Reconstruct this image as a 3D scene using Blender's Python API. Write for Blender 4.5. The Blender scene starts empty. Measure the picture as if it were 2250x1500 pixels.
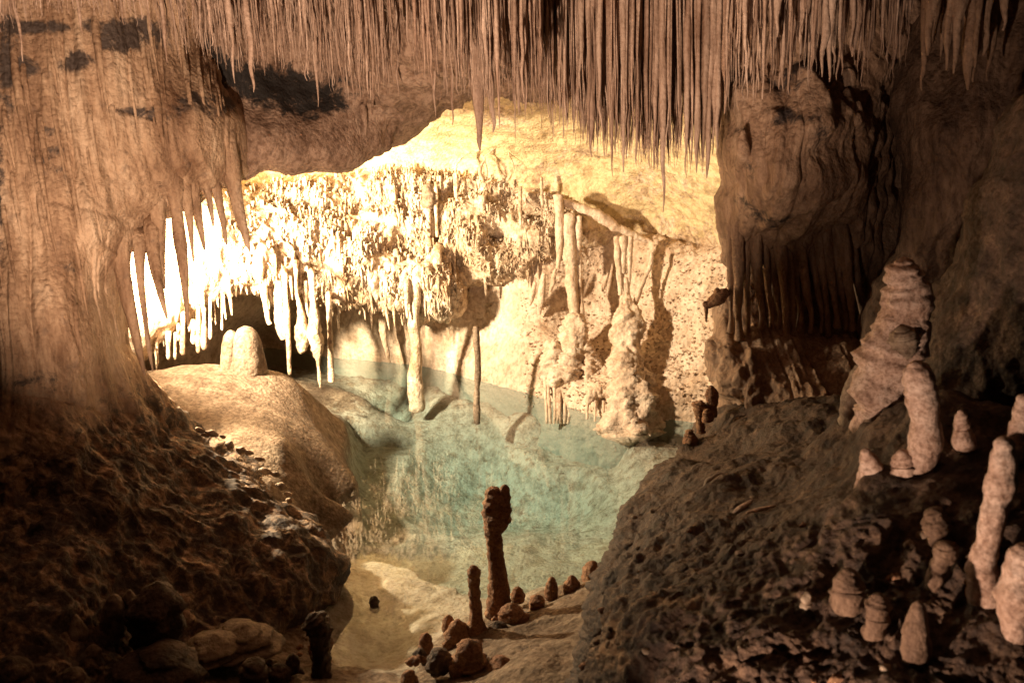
import bpy, math, random
import numpy as np
from mathutils import Matrix, Vector
random.seed(7); RS = np.random.RandomState(11)
SC = bpy.context.scene
R = math.radians

# ------------------------------------------------------------------ camera
W0, H0, F = 2250.0, 1500.0, 2161.0
CAM = np.array([0.0, 0.0, 5.0])
PITCH, ROLL = -15.0, -1.8
cm = Matrix.Rotation(R(90 + PITCH), 4, 'X') @ Matrix.Rotation(R(ROLL), 4, 'Z')
cd = bpy.data.cameras.new('camera'); co = bpy.data.objects.new('camera', cd)
SC.collection.objects.link(co); SC.camera = co
co.matrix_world = Matrix.Translation(CAM) @ cm
cd.sensor_width = 36; cd.lens = 36 * F / W0
cd.clip_start = 0.05; cd.clip_end = 200
cd.dof.use_dof = True; cd.dof.focus_distance = 13.0; cd.dof.aperture_fstop = cd.lens / 1000 / 0.016
RM = np.array(cm.to_3x3())

# ------------------------------------------------------------------ world, lamps, exposure
wd = bpy.data.worlds.new('World'); SC.world = wd; wd.use_nodes = True
wb = wd.node_tree.nodes['Background']
wb.inputs[0].default_value = (1.0, 0.62, 0.38, 1); wb.inputs[1].default_value = 0.006
SC.view_settings.view_transform = 'Standard'; SC.view_settings.look = 'None'
SC.view_settings.exposure = 0; SC.view_settings.gamma = 1
SC.cycles.use_denoising = True
SC.cycles.max_bounces = 6; SC.cycles.diffuse_bounces = 4
SC.cycles.caustics_reflective = False; SC.cycles.caustics_refractive = False
SC.cycles.sample_clamp_indirect = 6

def lamp(name, kind, loc, power, col, radius, aim=None, cone=90, blend=.5):
    l = bpy.data.lights.new(name, kind); l.energy = power; l.color = col; l.shadow_soft_size = radius
    o = bpy.data.objects.new(name, l); SC.collection.objects.link(o); o.location = loc
    if kind == 'SPOT':
        l.spot_size = R(cone); l.spot_blend = blend
        o.rotation_euler = (Vector(aim) - Vector(loc)).to_track_quat('-Z', 'Y').to_euler()
    return o

def P(u, v, Y):
    u = np.asarray(u, float); v = np.asarray(v, float); Y = np.asarray(Y, float)
    d = np.stack(np.broadcast_arrays((u - W0/2)/F, (H0/2 - v)/F, -1.0), -1) @ RM.T
    t = Y / d[..., 1]
    return CAM + d * t[..., None]
def G(u, v, z=0.0):
    d = np.stack(np.broadcast_arrays((np.asarray(u, float) - W0/2)/F, (H0/2 - np.asarray(v, float))/F, -1.0), -1) @ RM.T
    t = (z - CAM[2]) / d[..., 2]
    return CAM + d * t[..., None]
def proj(p):
    q = (np.asarray(p) - CAM) @ RM
    return W0/2 + F * q[..., 0] / -q[..., 2], H0/2 - F * q[..., 1] / -q[..., 2]

MAIN_POS = tuple(P(170, 450, 11.2))
lamp('flood_lamp', 'SPOT', MAIN_POS, 5600, (1.0, .77, .50), .20, aim=P(930, 540, 15.5), cone=126, blend=.9)
lamp('path_lamp', 'SPOT', (-1.5, 3.2, 1.7), 3300, (1.0, .69, .47), .05, aim=P(760, -60, 10.0), cone=76, blend=.55)
lamp('side_fill', 'SPOT', (-.6, 2.8, 1.75), 640, (1.0, .68, .48), .05, aim=P(2130, 700, 5.0), cone=68, blend=.8)  # added spot, brightens the right stalagmites outside the path lamp's cone
lamp('shore_fill', 'SPOT', tuple(P(235, 690, 11.0)), 2000, (1.0, .77, .48), .05, aim=P(980, 1230, 9.3), cone=84, blend=1)  # added spot, lifts the shallows and mound rim the flood misses
lamp('glare_fill', 'SPOT', tuple(P(205, 540, 11.7)), 8000, (1.0, .78, .48), .12, aim=P(440, 520, 14.5), cone=92, blend=.8)  # added spot, burns the wall behind the fangs out to white

# ------------------------------------------------------------------ noise
def _h(ix, iy, iz, s):
    n = (ix * 374761393 + iy * 668265263 + iz * 2147483647 + s * 974634777) & 0xffffffff
    n = ((n ^ (n >> 13)) * 1274126177) & 0xffffffff
    n = ((n ^ (n >> 16)) * 2246822519) & 0xffffffff
    return ((n ^ (n >> 15)) & 0xffff) / 65535.0
def vnoise(p, s=0):
    p = np.asarray(p, float); i = np.floor(p).astype(np.int64); f = p - i; w = f*f*f*(f*(f*6-15)+10)
    r = 0
    for dx in (0, 1):
        for dy in (0, 1):
            for dz in (0, 1):
                k = (w[..., 0] if dx else 1-w[..., 0]) * (w[..., 1] if dy else 1-w[..., 1]) * (w[..., 2] if dz else 1-w[..., 2])
                r = r + k * _h(i[..., 0]+dx, i[..., 1]+dy, i[..., 2]+dz, s)
    return r * 2 - 1
def fbm(p, sc=(1, 1, 1), o=4, s=0, g=.5):
    q = p * np.array(sc, float); a = 1.0; t = 0; n = 0
    for k in range(o):
        t = t + a * vnoise(q + 17.3*k, s + k); n += a; a *= g; q = q * 2.03
    return t / n
def ridge(p, sc, o=3, s=0):
    q = p * np.array(sc, float); a = 1.0; t = 0; n = 0
    for k in range(o):
        t = t + a * (1 - 2*np.abs(vnoise(q + 9.1*k, s + k))); n += a; a *= .5; q = q * 2.1
    return t / n
def worley(p, sc, s=0):
    q = p * np.array(sc, float); i = np.floor(q).astype(np.int64); best = np.full(q.shape[:-1], 9.0)
    for dx in (-1, 0, 1):
        for dy in (-1, 0, 1):
            for dz in (-1, 0, 1):
                c = i + np.array([dx, dy, dz])
                o = np.stack([_h(c[..., 0], c[..., 1], c[..., 2], s + k) for k in range(3)], -1)
                best = np.minimum(best, ((c + o - q)**2).sum(-1))
    return np.sqrt(best)
def sstep(a, b, x):
    t = np.clip((x - a) / (b - a), 0, 1); return t*t*(3-2*t)
def rbf(ctrl, c=.05):
    ctrl = np.array(ctrl, float); xy = ctrl[:, :2] / 1000; n = len(xy)
    A = np.sqrt(((xy[:, None] - xy[None])**2).sum(-1) + c*c)
    M = np.zeros((n+1, n+1)); M[:n, :n] = A - np.eye(n)*.002; M[:n, n] = 1; M[n, :n] = 1
    w = np.linalg.solve(M, np.append(ctrl[:, 2], 0))
    def f(u, v):
        sh = np.shape(u); q = np.stack([np.ravel(u), np.ravel(v)], -1) / 1000; out = np.empty(len(q))
        for k in range(0, len(q), 20000):
            d = np.sqrt(((q[k:k+20000, None] - xy[None])**2).sum(-1) + c*c); out[k:k+20000] = d @ w[:n] + w[n]
        return out.reshape(sh)
    return f

# ------------------------------------------------------------------ materials
def stone(name, cols, scale=1.0, streak=0.0, bump=.5, rough=.75, stain_and_light=None, speck=0.0, finescale=26, coat=0.0, island=0.0):
    m = bpy.data.materials.new(name); m.use_nodes = True; nt = m.node_tree; N = nt.nodes; L = nt.links
    b = N['Principled BSDF']; b.inputs['Roughness'].default_value = rough
    geo = N.new('ShaderNodeNewGeometry'); mp = N.new('ShaderNodeMapping')
    L.new(geo.outputs['Position'], mp.inputs['Vector'])
    mp.inputs['Scale'].default_value = (scale, scale, scale * (1 - streak))
    n1 = N.new('ShaderNodeTexNoise'); n1.inputs['Scale'].default_value = 2.2; n1.inputs['Detail'].default_value = 9; n1.inputs['Roughness'].default_value = .68
    L.new(mp.outputs[0], n1.inputs['Vector'])
    r = N.new('ShaderNodeValToRGB'); el = r.color_ramp.elements
    el[0].position = .33; el[0].color = (*cols[0], 1); el[1].position = .66; el[1].color = (*cols[2], 1)
    e = el.new(.5); e.color = (*cols[1], 1)
    L.new(n1.outputs['Fac'], r.inputs['Fac']); col = r.outputs['Color']
    n2 = N.new('ShaderNodeTexNoise'); n2.inputs['Scale'].default_value = 14; n2.inputs['Detail'].default_value = 8; n2.inputs['Roughness'].default_value = .7
    L.new(mp.outputs[0], n2.inputs['Vector'])
    mx = N.new('ShaderNodeMix'); mx.data_type = 'RGBA'; mx.blend_type = 'MULTIPLY'; mx.inputs[0].default_value = .55 if streak > .7 or finescale == 20 else .8
    r2 = N.new('ShaderNodeValToRGB'); r2.color_ramp.elements[0].position = .38; r2.color_ramp.elements[0].color = (.36, .28, .22, 1)
    r2.color_ramp.elements[1].position = .56; r2.color_ramp.elements[1].color = (1, 1, 1, 1)
    L.new(n2.outputs['Fac'], r2.inputs['Fac']); L.new(col, mx.inputs[6]); L.new(r2.outputs[0], mx.inputs[7]); col = mx.outputs[2]
    if island:
        ri = N.new('ShaderNodeValToRGB'); ri.color_ramp.elements[0].color = (1-island, (1-island)*.93, (1-island)*.88, 1); ri.color_ramp.elements[1].color = (1.1, 1.1, 1.1, 1)
        L.new(geo.outputs['Random Per Island'], ri.inputs['Fac'])
        mi = N.new('ShaderNodeMix'); mi.data_type = 'RGBA'; mi.blend_type = 'MULTIPLY'; mi.inputs[0].default_value = 1
        L.new(col, mi.inputs[6]); L.new(ri.outputs[0], mi.inputs[7]); col = mi.outputs[2]
    if speck > 0:
        n3 = N.new('ShaderNodeTexNoise'); n3.inputs['Scale'].default_value = 9; n3.inputs['Detail'].default_value = 7
        L.new(geo.outputs['Position'], n3.inputs['Vector'])
        r3 = N.new('ShaderNodeValToRGB'); r3.color_ramp.elements[0].position = .60; r3.color_ramp.elements[0].color = (0, 0, 0, 1)
        r3.color_ramp.elements[1].position = .70; r3.color_ramp.elements[1].color = (speck, speck, speck, 1)
        L.new(n3.outputs['Fac'], r3.inputs['Fac'])
        m3 = N.new('ShaderNodeMix'); m3.data_type = 'RGBA'; L.new(r3.outputs[0], m3.inputs[0]); L.new(col, m3.inputs[6])
        m3.inputs[7].default_value = (.06, .04, .035, 1); col = m3.outputs[2]
    if stain_and_light:
        at = N.new('ShaderNodeAttribute'); at.attribute_name = 'stain_and_light'  # carries stains and sand, also the painted bank light and column shade
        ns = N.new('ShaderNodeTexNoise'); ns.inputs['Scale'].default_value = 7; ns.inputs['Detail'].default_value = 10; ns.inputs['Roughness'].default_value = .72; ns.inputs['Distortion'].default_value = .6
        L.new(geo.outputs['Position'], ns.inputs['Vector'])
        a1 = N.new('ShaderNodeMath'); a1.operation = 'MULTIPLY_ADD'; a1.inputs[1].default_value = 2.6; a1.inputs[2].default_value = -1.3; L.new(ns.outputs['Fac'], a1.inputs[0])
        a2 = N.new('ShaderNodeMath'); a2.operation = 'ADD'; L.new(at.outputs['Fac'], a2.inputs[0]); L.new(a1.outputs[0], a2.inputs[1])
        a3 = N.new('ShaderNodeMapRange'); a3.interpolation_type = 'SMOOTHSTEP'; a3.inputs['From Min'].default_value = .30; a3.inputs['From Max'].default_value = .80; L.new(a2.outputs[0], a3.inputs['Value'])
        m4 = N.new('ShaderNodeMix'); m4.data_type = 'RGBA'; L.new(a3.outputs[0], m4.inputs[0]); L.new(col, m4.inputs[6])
        m4.inputs[7].default_value = (*stain_and_light, 1); col = m4.outputs[2]
        if stain_and_light[0] > .3:
            m5 = N.new('ShaderNodeMix'); m5.data_type = 'RGBA'; m5.blend_type = 'MULTIPLY'; m5.inputs[0].default_value = .75
            n5 = N.new('ShaderNodeTexNoise'); n5.inputs['Scale'].default_value = 5.5; n5.inputs['Detail'].default_value = 12; n5.inputs['Roughness'].default_value = .78
            r5 = N.new('ShaderNodeValToRGB'); r5.color_ramp.elements[0].position = .40; r5.color_ramp.elements[0].color = (.40, .36, .30, 1); r5.color_ramp.elements[1].position = .55; r5.color_ramp.elements[1].color = (1, 1, 1, 1)
            L.new(geo.outputs['Position'], n5.inputs['Vector']); L.new(n5.outputs['Fac'], r5.inputs['Fac']); L.new(col, m5.inputs[6]); L.new(r5.outputs[0], m5.inputs[7]); col = m5.outputs[2]
    L.new(col, b.inputs['Base Color'])
    nb = N.new('ShaderNodeTexNoise'); nb.inputs['Scale'].default_value = finescale; nb.inputs['Detail'].default_value = 6; nb.inputs['Roughness'].default_value = .65
    L.new(geo.outputs['Position'], nb.inputs['Vector'])
    vb = N.new('ShaderNodeTexVoronoi'); vb.inputs['Scale'].default_value = finescale * .8; L.new(geo.outputs['Position'], vb.inputs['Vector'])
    ad = N.new('ShaderNodeMath'); ad.operation = 'SUBTRACT'; L.new(nb.outputs['Fac'], ad.inputs[0])
    ml = N.new('ShaderNodeMath'); ml.operation = 'MULTIPLY'; ml.inputs[1].default_value = .5; L.new(vb.outputs['Distance'], ml.inputs[0]); L.new(ml.outputs[0], ad.inputs[1])
    bp = N.new('ShaderNodeBump'); bp.inputs['Strength'].default_value = bump; bp.inputs['Distance'].default_value = .03
    L.new(ad.outputs[0], bp.inputs['Height']); L.new(bp.outputs[0], b.inputs['Normal'])
    if coat: b.inputs['Coat Weight'].default_value = coat; b.inputs['Coat Roughness'].default_value = .3
    return m

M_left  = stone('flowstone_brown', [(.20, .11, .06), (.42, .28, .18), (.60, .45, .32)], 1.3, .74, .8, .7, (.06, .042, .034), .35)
M_ceil  = stone('ceiling_rock', [(.19, .115, .075), (.34, .23, .165), (.46, .33, .25)], 1.2, .3, .7, .8, (.018, .015, .014), .4)
M_stal  = stone('stalactite_calcite', [(.32, .20, .14), (.50, .36, .28), (.70, .55, .45)], 1.6, .8, .6, .65, island=.45)
M_back  = stone('dripstone_cream', [(.50, .35, .21), (.68, .54, .40), (.80, .69, .56)], 1.0, .3, .8, .8, (.70, .56, .33))
M_wall  = stone('popcorn_wall', [(.50, .36, .25), (.68, .54, .42), (.80, .68, .56)], 1.0, .25, .9, .85, (.25, .26, .215), finescale=20)
M_floor = stone('floor_rock', [(.17, .12, .08), (.27, .20, .14), (.40, .32, .235)], 1.3, 0, .8, .85, (.40, .37, .31))
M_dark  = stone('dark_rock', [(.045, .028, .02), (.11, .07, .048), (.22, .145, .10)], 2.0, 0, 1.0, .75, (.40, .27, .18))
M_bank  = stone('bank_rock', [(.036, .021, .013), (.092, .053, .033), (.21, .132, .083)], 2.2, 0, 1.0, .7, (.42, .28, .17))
M_right = stone('column_flowstone', [(.16, .09, .055), (.34, .22, .145), (.52, .37, .27)], 1.4, .75, .8, .7, (.03, .02, .018), .3)
M_pillar = stone('shaded_pillar_rock', [(.08, .045, .028), (.18, .11, .07), (.30, .20, .135)], 1.4, .7, .8, .7)  # darker copy of the column flowstone, right side's shade put into the colour
M_pink  = stone('pink_calcite', [(.34, .21, .15), (.56, .40, .32), (.66, .52, .44)], 2.5, 0, .6, .7)
M_knob  = stone('brown_knobs', [(.20, .09, .045), (.38, .20, .11), (.50, .31, .18)], 3, 0, 1.0, .8, finescale=34)
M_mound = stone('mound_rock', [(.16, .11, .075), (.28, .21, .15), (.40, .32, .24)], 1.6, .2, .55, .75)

# ------------------------------------------------------------------ mesh helpers
def mesh_obj(name, V, Fc, mat, parent=None, attr=None, origin=None, smooth=True):
    V = np.asarray(V, float).reshape(-1, 3)
    if origin is not None: V = V - np.asarray(origin, float)
    me = bpy.data.meshes.new(name)
    Fc = np.asarray(Fc, np.int32) if not isinstance(Fc, list) else Fc
    if isinstance(Fc, np.ndarray):
        n = len(Fc); k = Fc.shape[1]
        me.vertices.add(len(V)); me.vertices.foreach_set('co', V.astype(np.float32).ravel())
        me.loops.add(n*k); me.loops.foreach_set('vertex_index', Fc.ravel())
        me.polygons.add(n); me.polygons.foreach_set('loop_start', np.arange(0, n*k, k, dtype=np.int32))
        me.polygons.foreach_set('loop_total', np.full(n, k, np.int32)); me.update(calc_edges=True)
    else:
        me.from_pydata(V.tolist(), [], Fc); me.update()
    if smooth: me.polygons.foreach_set('use_smooth', np.ones(len(me.polygons), bool))
    if attr is not None:
        a = me.attributes.new('stain_and_light', 'FLOAT', 'POINT'); a.data.foreach_set('value', np.asarray(attr, np.float32).ravel())
    me.materials.append(mat); me.validate()
    o = bpy.data.objects.new(name, me); SC.collection.objects.link(o)
    if origin is not None: o.location = origin
    if parent is not None:
        o.parent = parent; o.location = Vector(o.location) - parent.location
    return o
def tag(o, label=None, cat=None, group=None, kind=None):
    if label: o['label'] = label
    if cat: o['category'] = cat
    if group: o['group'] = group
    if kind: o['kind'] = kind
    return o
def root(name, loc, label, cat, group=None):
    o = bpy.data.objects.new(name, None); SC.collection.objects.link(o); o.location = loc; o.empty_display_size = .2
    return tag(o, label, cat, group)
def gridfaces(n, m):
    i = np.arange(n-1)[:, None]*m + np.arange(m-1)[None]
    return np.stack([i, i+1, i+m+1, i+m], -1).reshape(-1, 4)
def normals(p):
    a = np.gradient(p, axis=0); b = np.gradient(p, axis=1); n = np.cross(a, b)
    n /= np.linalg.norm(n, axis=-1, keepdims=True) + 1e-9
    s = np.sign(((CAM - p) * n).sum(-1, keepdims=True)); s[s == 0] = 1
    s = np.sign(np.median(s)) if True else s
    return n * s

def sheet(name, axis, span, lo, hi, ctrl, n, m, disp=None, mat=None, curl=(0, 0), back=1.2, stain_and_light=None, parent=None, endcurl=(0, 0)):
    """relief rock face: rows along `axis`, each running from lo() to hi(); curled edges give it thickness"""
    a = np.linspace(span[0], span[1], n)
    L_ = np.interp(a, *zip(*lo)); H_ = np.interp(a, *zip(*hi)); b = np.linspace(0, 1, m)
    A = np.repeat(a[:, None], m, 1); B = L_[:, None] + (H_ - L_)[:, None] * b
    f = rbf(ctrl); U, V = (B, A) if axis == 'v' else (A, B)
    Y = f(U, V)
    for k, edge in ((0, L_), (1, H_)):
        if curl[k] > 0:
            d = np.abs(B - edge[:, None]) * Y / F
            t = np.clip(1 - d / curl[k], 0, 1); Y = Y + curl[k] * (1 - np.sqrt(np.maximum(0, 1 - t*t)))
    for k, e in ((0, a[0]), (1, a[-1])):
        if endcurl[k] > 0:
            d = np.abs(A - e) * Y / F
            t = np.clip(1 - d / endcurl[k], 0, 1); Y = Y + endcurl[k] * (1 - np.sqrt(np.maximum(0, 1 - t*t)))
    K = 10
    for k in (0, 1):
        if curl[k] > 0:
            e = 0 if k == 0 else -1; s = np.linspace(0, 1, K+1)[1:]
            inward = (1 if k == 0 else -1)
            ex = B[:, e][:, None] + inward * (s**2)[None] * 40; ea = np.repeat(A[:, e][:, None], K, 1)
            ey = Y[:, e][:, None] + s[None] * back
            if k == 0: ex, ey = ex[:, ::-1], ey[:, ::-1]; B = np.hstack([ex, B]); A = np.hstack([ea, A]); Y = np.hstack([ey, Y])
            else: B = np.hstack([B, ex]); A = np.hstack([A, ea]); Y = np.hstack([Y, ey])
    U, V = (B, A) if axis == 'v' else (A, B)
    p = P(U, V, Y)
    nn = normals(p)
    if disp is not None: p = p + nn * disp(p, U, V)[..., None]
    st = stain_and_light(p, U, V) if stain_and_light is not None else None
    o = mesh_obj(name, p, gridfaces(*p.shape[:2]), mat, parent, st)
    return o, p, U, V

def resample(pts, n):
    pts = np.array(pts, float); k = np.arange(len(pts)); t = np.linspace(0, len(pts)-1, n); out = []
    for x in t:
        i = min(int(x), len(pts)-2); f = x - i
        p0, p1, p2, p3 = pts[max(i-1, 0)], pts[i], pts[i+1], pts[min(i+2, len(pts)-1)]
        out.append(.5*((2*p1) + (-p0+p2)*f + (2*p0-5*p1+4*p2-p3)*f*f + (-p0+3*p1-3*p2+p3)*f**3))
    return np.array(out)
def spire_geo(pts, n=24, seg=14, amp=.15, freq=6, flute=0., pop=0., seed=0, squash=1.0, vs=.4, rings=0.):
    """pts: rows (x,y,z,r); lofts a lumpy closed spire"""
    q = resample(pts, n); c = q[:, :3]; r = np.maximum(q[:, 3], .0015)
    if rings: r = r * (1 + rings*vnoise(np.stack([np.linspace(0, n/3.2, n), 0*r + seed*1.7, 0*r], -1), 3) + rings*.6*vnoise(np.stack([np.linspace(0, n/1.3, n), 0*r + seed*1.7, 0*r + 9], -1), 4))
    T = np.gradient(c, axis=0); T /= np.linalg.norm(T, axis=1, keepdims=True) + 1e-9
    ref = np.array([1., 0, 0]) if abs(T[:, 0]).mean() < .8 else np.array([0, 1., 0])
    B1 = ref - T * (T @ ref)[:, None]; B1 /= np.linalg.norm(B1, axis=1, keepdims=True); B2 = np.cross(T, B1)
    th = np.linspace(0, 2*np.pi, seg, endpoint=False)
    d = B1[:, None] * np.cos(th)[None, :, None] + squash * B2[:, None] * np.sin(th)[None, :, None]
    p = c[:, None] + d * r[:, None, None]
    k = amp * fbm(p, (freq, freq, freq*vs), 4, seed)
    if flute: k = k + flute * ridge(np.stack([np.cos(th)*1.0 + 0*r[:, None], np.sin(th) + 0*r[:, None], p[..., 2]*.35], -1), (3.1, 3.1, 1), 2, seed+5)
    if pop: k = k + pop * (.6 - worley(p, (freq*3,)*3, seed+3))
    p = p + d * (r[:, None] * k * 2)[..., None]
    V = p.reshape(-1, 3); f = []
    i = np.arange(n-1)[:, None]*seg; j = np.arange(seg)[None]; j2 = (j+1) % seg
    Q = np.stack([i+j, i+j2, i+seg+j2, i+seg+j], -1).reshape(-1, 4)
    V = np.vstack([V, c[0] - T[0]*r[0]*.35, c[-1] + T[-1]*r[-1]*.5])
    a, b = len(V)-2, len(V)-1; jj = np.arange(seg); j3 = (jj+1) % seg
    C1 = np.stack([np.full(seg, a), j3, jj, jj], -1); e = (n-1)*seg
    C2 = np.stack([np.full(seg, b), e+jj, e+j3, e+j3], -1)
    return V, Q, C1[:, :3], C2[:, :3]
def merge(geos):
    V = []; Fs = []; o = 0
    for g in geos:
        V.append(g[0]); 
        for x in g[1:]: Fs += (x + o).tolist()
        o += len(g[0])
    return np.vstack(V), Fs
def spire(name, pts, mat, parent=None, origin=None, **kw):
    V, Fs = merge([spire_geo(pts, **kw)])
    if origin is None and parent is None: origin = np.array(pts[0][:3])
    return mesh_obj(name, V, Fs, mat, parent, origin=origin)
def px(pts, Y):
    """rows (u, v, width px[, Y]) -> (x,y,z,r)"""
    out = []
    for q in pts:
        y = q[3] if len(q) > 3 else Y
        p = P(q[0], q[1], y); out.append((*p, q[2]/2*y/F))
    return out

# ------------------------------------------------------------------ cave floor and pool bed
def wl(u, v, z=0.): p = G(u, v, z); return (p[0]*1000, p[1]*1000, z)
def wy(u, v, Y): p = P(u, v, Y); return (p[0]*1000, p[1]*1000, p[2])
fc = []
for u, v, z in [(850,950,-1.0),(950,1050,-1.1),(1100,1050,-1.2),(1300,1000,-1.1),(1450,1000,-1.0),(1250,1100,-1.2),(860,1130,-.8),
                (1300,1160,-1.1),(1150,1180,-1.0),(1000,1200,-.8),(1430,1050,-1.3),(1150,1270,-.7),(1050,1240,-.65),(1260,1240,-.8),(940,1180,-.75),(860,1190,-.5)]: fc.append(wl(u, v, z))
for u, v, z in [(800,1060,-.25),(790,1150,-.15),(770,1205,-.14),(880,1250,-.12),(960,1290,-.10),(1040,1325,-.07),(900,1350,-.08),(800,1350,-.09),(780,1450,-.07),(880,1430,-.06),(740,1200,-.10),(720,1130,.0)]: fc.append(wl(u, v, z - .08))
for u, v, z in [(1000,1400,.10),(1120,1370,.18),(1220,1320,.15),(1310,1270,.25),(1060,1460,.25),(930,1480,.08),(1200,1450,.6),(1180,1320,.06),(640,1490,.2),(560,1420,.22),(450,1450,.35),(620,1390,.12),(690,1400,.0),(300,1480,.5),(100,1480,.6),(740,1490,.08)]: fc.append(wl(u, v, z))
for u, v in ((740,785),(850,797),(950,812),(1050,835),(1150,864),(1250,900),(1350,920),(1450,922),(1560,932)):
    a, b, _ = wl(u, v); fc += [(a, b-150, -.32), (a+200, b+1500, -.4)]
for u, v, z in ((900,860,-.75),(1050,900,-.8),(1200,950,-.9),(1350,980,-.9),(1500,980,-.8)): fc.append(wl(u, v, z))
# mound
for u, v, Y in [(330,830,12.4),(430,800,13.0),(550,806,13.2),(640,830,13.2),(450,900,11.6),(560,900,11.8),(650,930,11.9),]: fc.append(wy(u, v, Y))
for u, v, z in [(500,1000,.98),(560,1040,.80),(610,1060,.72),(450,960,1.02)]: fc.append(wl(u, v, z))
for u, v, z in [(690,870,.60),(720,930,.35),(750,1000,.15),(765,1070,.05),(740,1110,.1),(690,1120,.25),(655,1000,.72),(600,960,.98),(640,1090,.5)]: fc.append(wl(u, v, z))
for x, y, z in [(-5.5,16,.2),(-5,14.5,.5),(-3.0,15.3,-.2),(-2.5,16.2,-.4),(-8,12,1.4),(-8,18,0),(0,19,-1),(6,19,-1),(5,12,.5),(4,9.5,.6),(6,7,1),(-6,8,1.3),(-6,4,1.5),(0,4,.9),(0,6,.6),(3,4,1.2),(-3,5.5,.7),(3.2,11.5,-.6),(2.6,10.2,-.4)]: fc.append((x*1000, y*1000, z))
ff = rbf(fc, .3)
gx = np.arange(-8, 7, .045); gy = np.concatenate([np.arange(3, 13, .04), np.arange(13, 20, .06)])
X, Yg = np.meshgrid(gx, gy); Z = ff(X*1000, Yg*1000)
p = np.stack([X, Yg, Z], -1)
uu, vv = proj(p)
und = sstep(.05, -.1, Z)
hard = 1 - und
Z = Z + (.05*fbm(p, (1.2,)*3, 4, 1) + .02*fbm(p, (6,)*3, 4, 2)) * (1 + .8*und) + hard * .05 * ridge(p, (3, 3, 3), 4, 3) * sstep(10.2, 9.2, Yg)
# shelf edge of the shallow sand
su, sv = proj(np.stack([X, Yg, 0*X - .15], -1))
dd = np.interp(su, [700,760,790,840,900,960,1030,1100,1330], [1150,1165,1205,1212,1230,1268,1300,1325,1290]) - sv + 14*fbm(p, (2.2, 2.2, 1), 4, 9) + 5*fbm(p, (9, 9, 1), 2, 10)
tt = sstep(-5, 16, dd) * sstep(745, 800, su) * sstep(1400, 1340, su) * (sv > 900) * sstep(.0, -.04, Z)
Z = Z*(1-tt) + np.minimum(Z, -.80)*tt
Z = np.where(Z < -.3, Z + .06*ridge(p, (1.6, 1.6, 1), 4, 8), Z)
p[..., 2] = Z
sand = sstep(.10, -.02, Z) * sstep(13, 8, Yg)*.8 + sstep(0, -.4, Z)*.75
floor = mesh_obj('ground', p, gridfaces(*p.shape[:2]), M_floor, attr=np.clip(sand, 0, 1)); tag(floor, kind='structure')
mo = None

# water: a closed body, surface at z = 0
mw = bpy.data.materials.new('clear_water'); mw.use_nodes = True; nt = mw.node_tree; nt.nodes.clear()
out = nt.nodes.new('ShaderNodeOutputMaterial'); tr = nt.nodes.new('ShaderNodeBsdfTransparent'); gl = nt.nodes.new('ShaderNodeBsdfGlossy')
gl.inputs['Roughness'].default_value = .008; fr = nt.nodes.new('ShaderNodeFresnel'); fr.inputs['IOR'].default_value = 1.33
mxs = nt.nodes.new('ShaderNodeMixShader'); wgb = nt.nodes.new('ShaderNodeNewGeometry'); inv = nt.nodes.new('ShaderNodeMath'); inv.operation = 'SUBTRACT'; inv.inputs[0].default_value = 1; nt.links.new(wgb.outputs['Backfacing'], inv.inputs[1])
mm = nt.nodes.new('ShaderNodeMath'); mm.operation = 'MULTIPLY'; nt.links.new(fr.outputs[0], mm.inputs[0]); nt.links.new(inv.outputs[0], mm.inputs[1]); nt.links.new(mm.outputs[0], mxs.inputs[0]); nt.links.new(tr.outputs[0], mxs.inputs[1]); nt.links.new(gl.outputs[0], mxs.inputs[2])
wn = nt.nodes.new('ShaderNodeTexNoise'); wn.inputs['Scale'].default_value = 1.2; wn.inputs['Detail'].default_value = 2
wbp = nt.nodes.new('ShaderNodeBump'); wbp.inputs['Strength'].default_value = .02; wbp.inputs['Distance'].default_value = .05
wg = nt.nodes.new('ShaderNodeNewGeometry'); nt.links.new(wg.outputs['Position'], wn.inputs['Vector']); nt.links.new(wn.outputs['Fac'], wbp.inputs['Height']); nt.links.new(wbp.outputs[0], gl.inputs['Normal'])
nt.links.new(mxs.outputs[0], out.inputs['Surface'])
va = nt.nodes.new('ShaderNodeVolumeAbsorption'); va.inputs['Color'].default_value = (.10, .74, .84, 1); va.inputs['Density'].default_value = .17
nt.links.new(va.outputs[0], out.inputs['Volume'])
x0, x1, y0, y1, zb = -5.5, 5.5, 6.6, 19.4, -3.
wv = [(x0,y0,0),(x1,y0,0),(x1,y1,0),(x0,y1,0),(x0,y0,zb),(x1,y0,zb),(x1,y1,zb),(x0,y1,zb)]
wf = [(0,1,2,3),(7,6,5,4),(0,4,5,1),(1,5,6,2),(2,6,7,3),(3,7,4,0)]
water = mesh_obj('water', wv, wf, mw, smooth=False); tag(water, kind='structure')

# ------------------------------------------------------------------ back wall (lower, behind the pool)
def Yw(u, v): return float(G(u, v)[1])
WL = [(560,772),(700,784),(800,792),(900,803),(1050,835),(1200,880),(1330,918),(1450,922),(1540,930),(1640,940)]
bc = []
for u, v in WL:
    y = Yw(u, v); bc += [(u, v, y), (u, v+130, y-.12), (u, v+260, y-.2), (u, v-40, y+.05)]
bc += [(750,690,17.6),(830,720,17.3),(900,650,17.2),(1000,700,16.8),(1050,620,16.7),(1050,750,16.6),(1200,650,16.2),(1200,780,15.35),(1250,520,16.2),(1300,600,16.5),(1310,720,16.1),(1450,560,15.6),(1400,650,15.7),(1450,750,15.0),
       (1560,700,14.4),(1650,700,13.8),(1560,560,15),(550,700,17.5),(650,680,17.9),(450,780,16.5),(300,820,15.5),(200,700,16),(1000,500,17.5),(600,500,18.5),(1300,480,16.6)]
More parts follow.
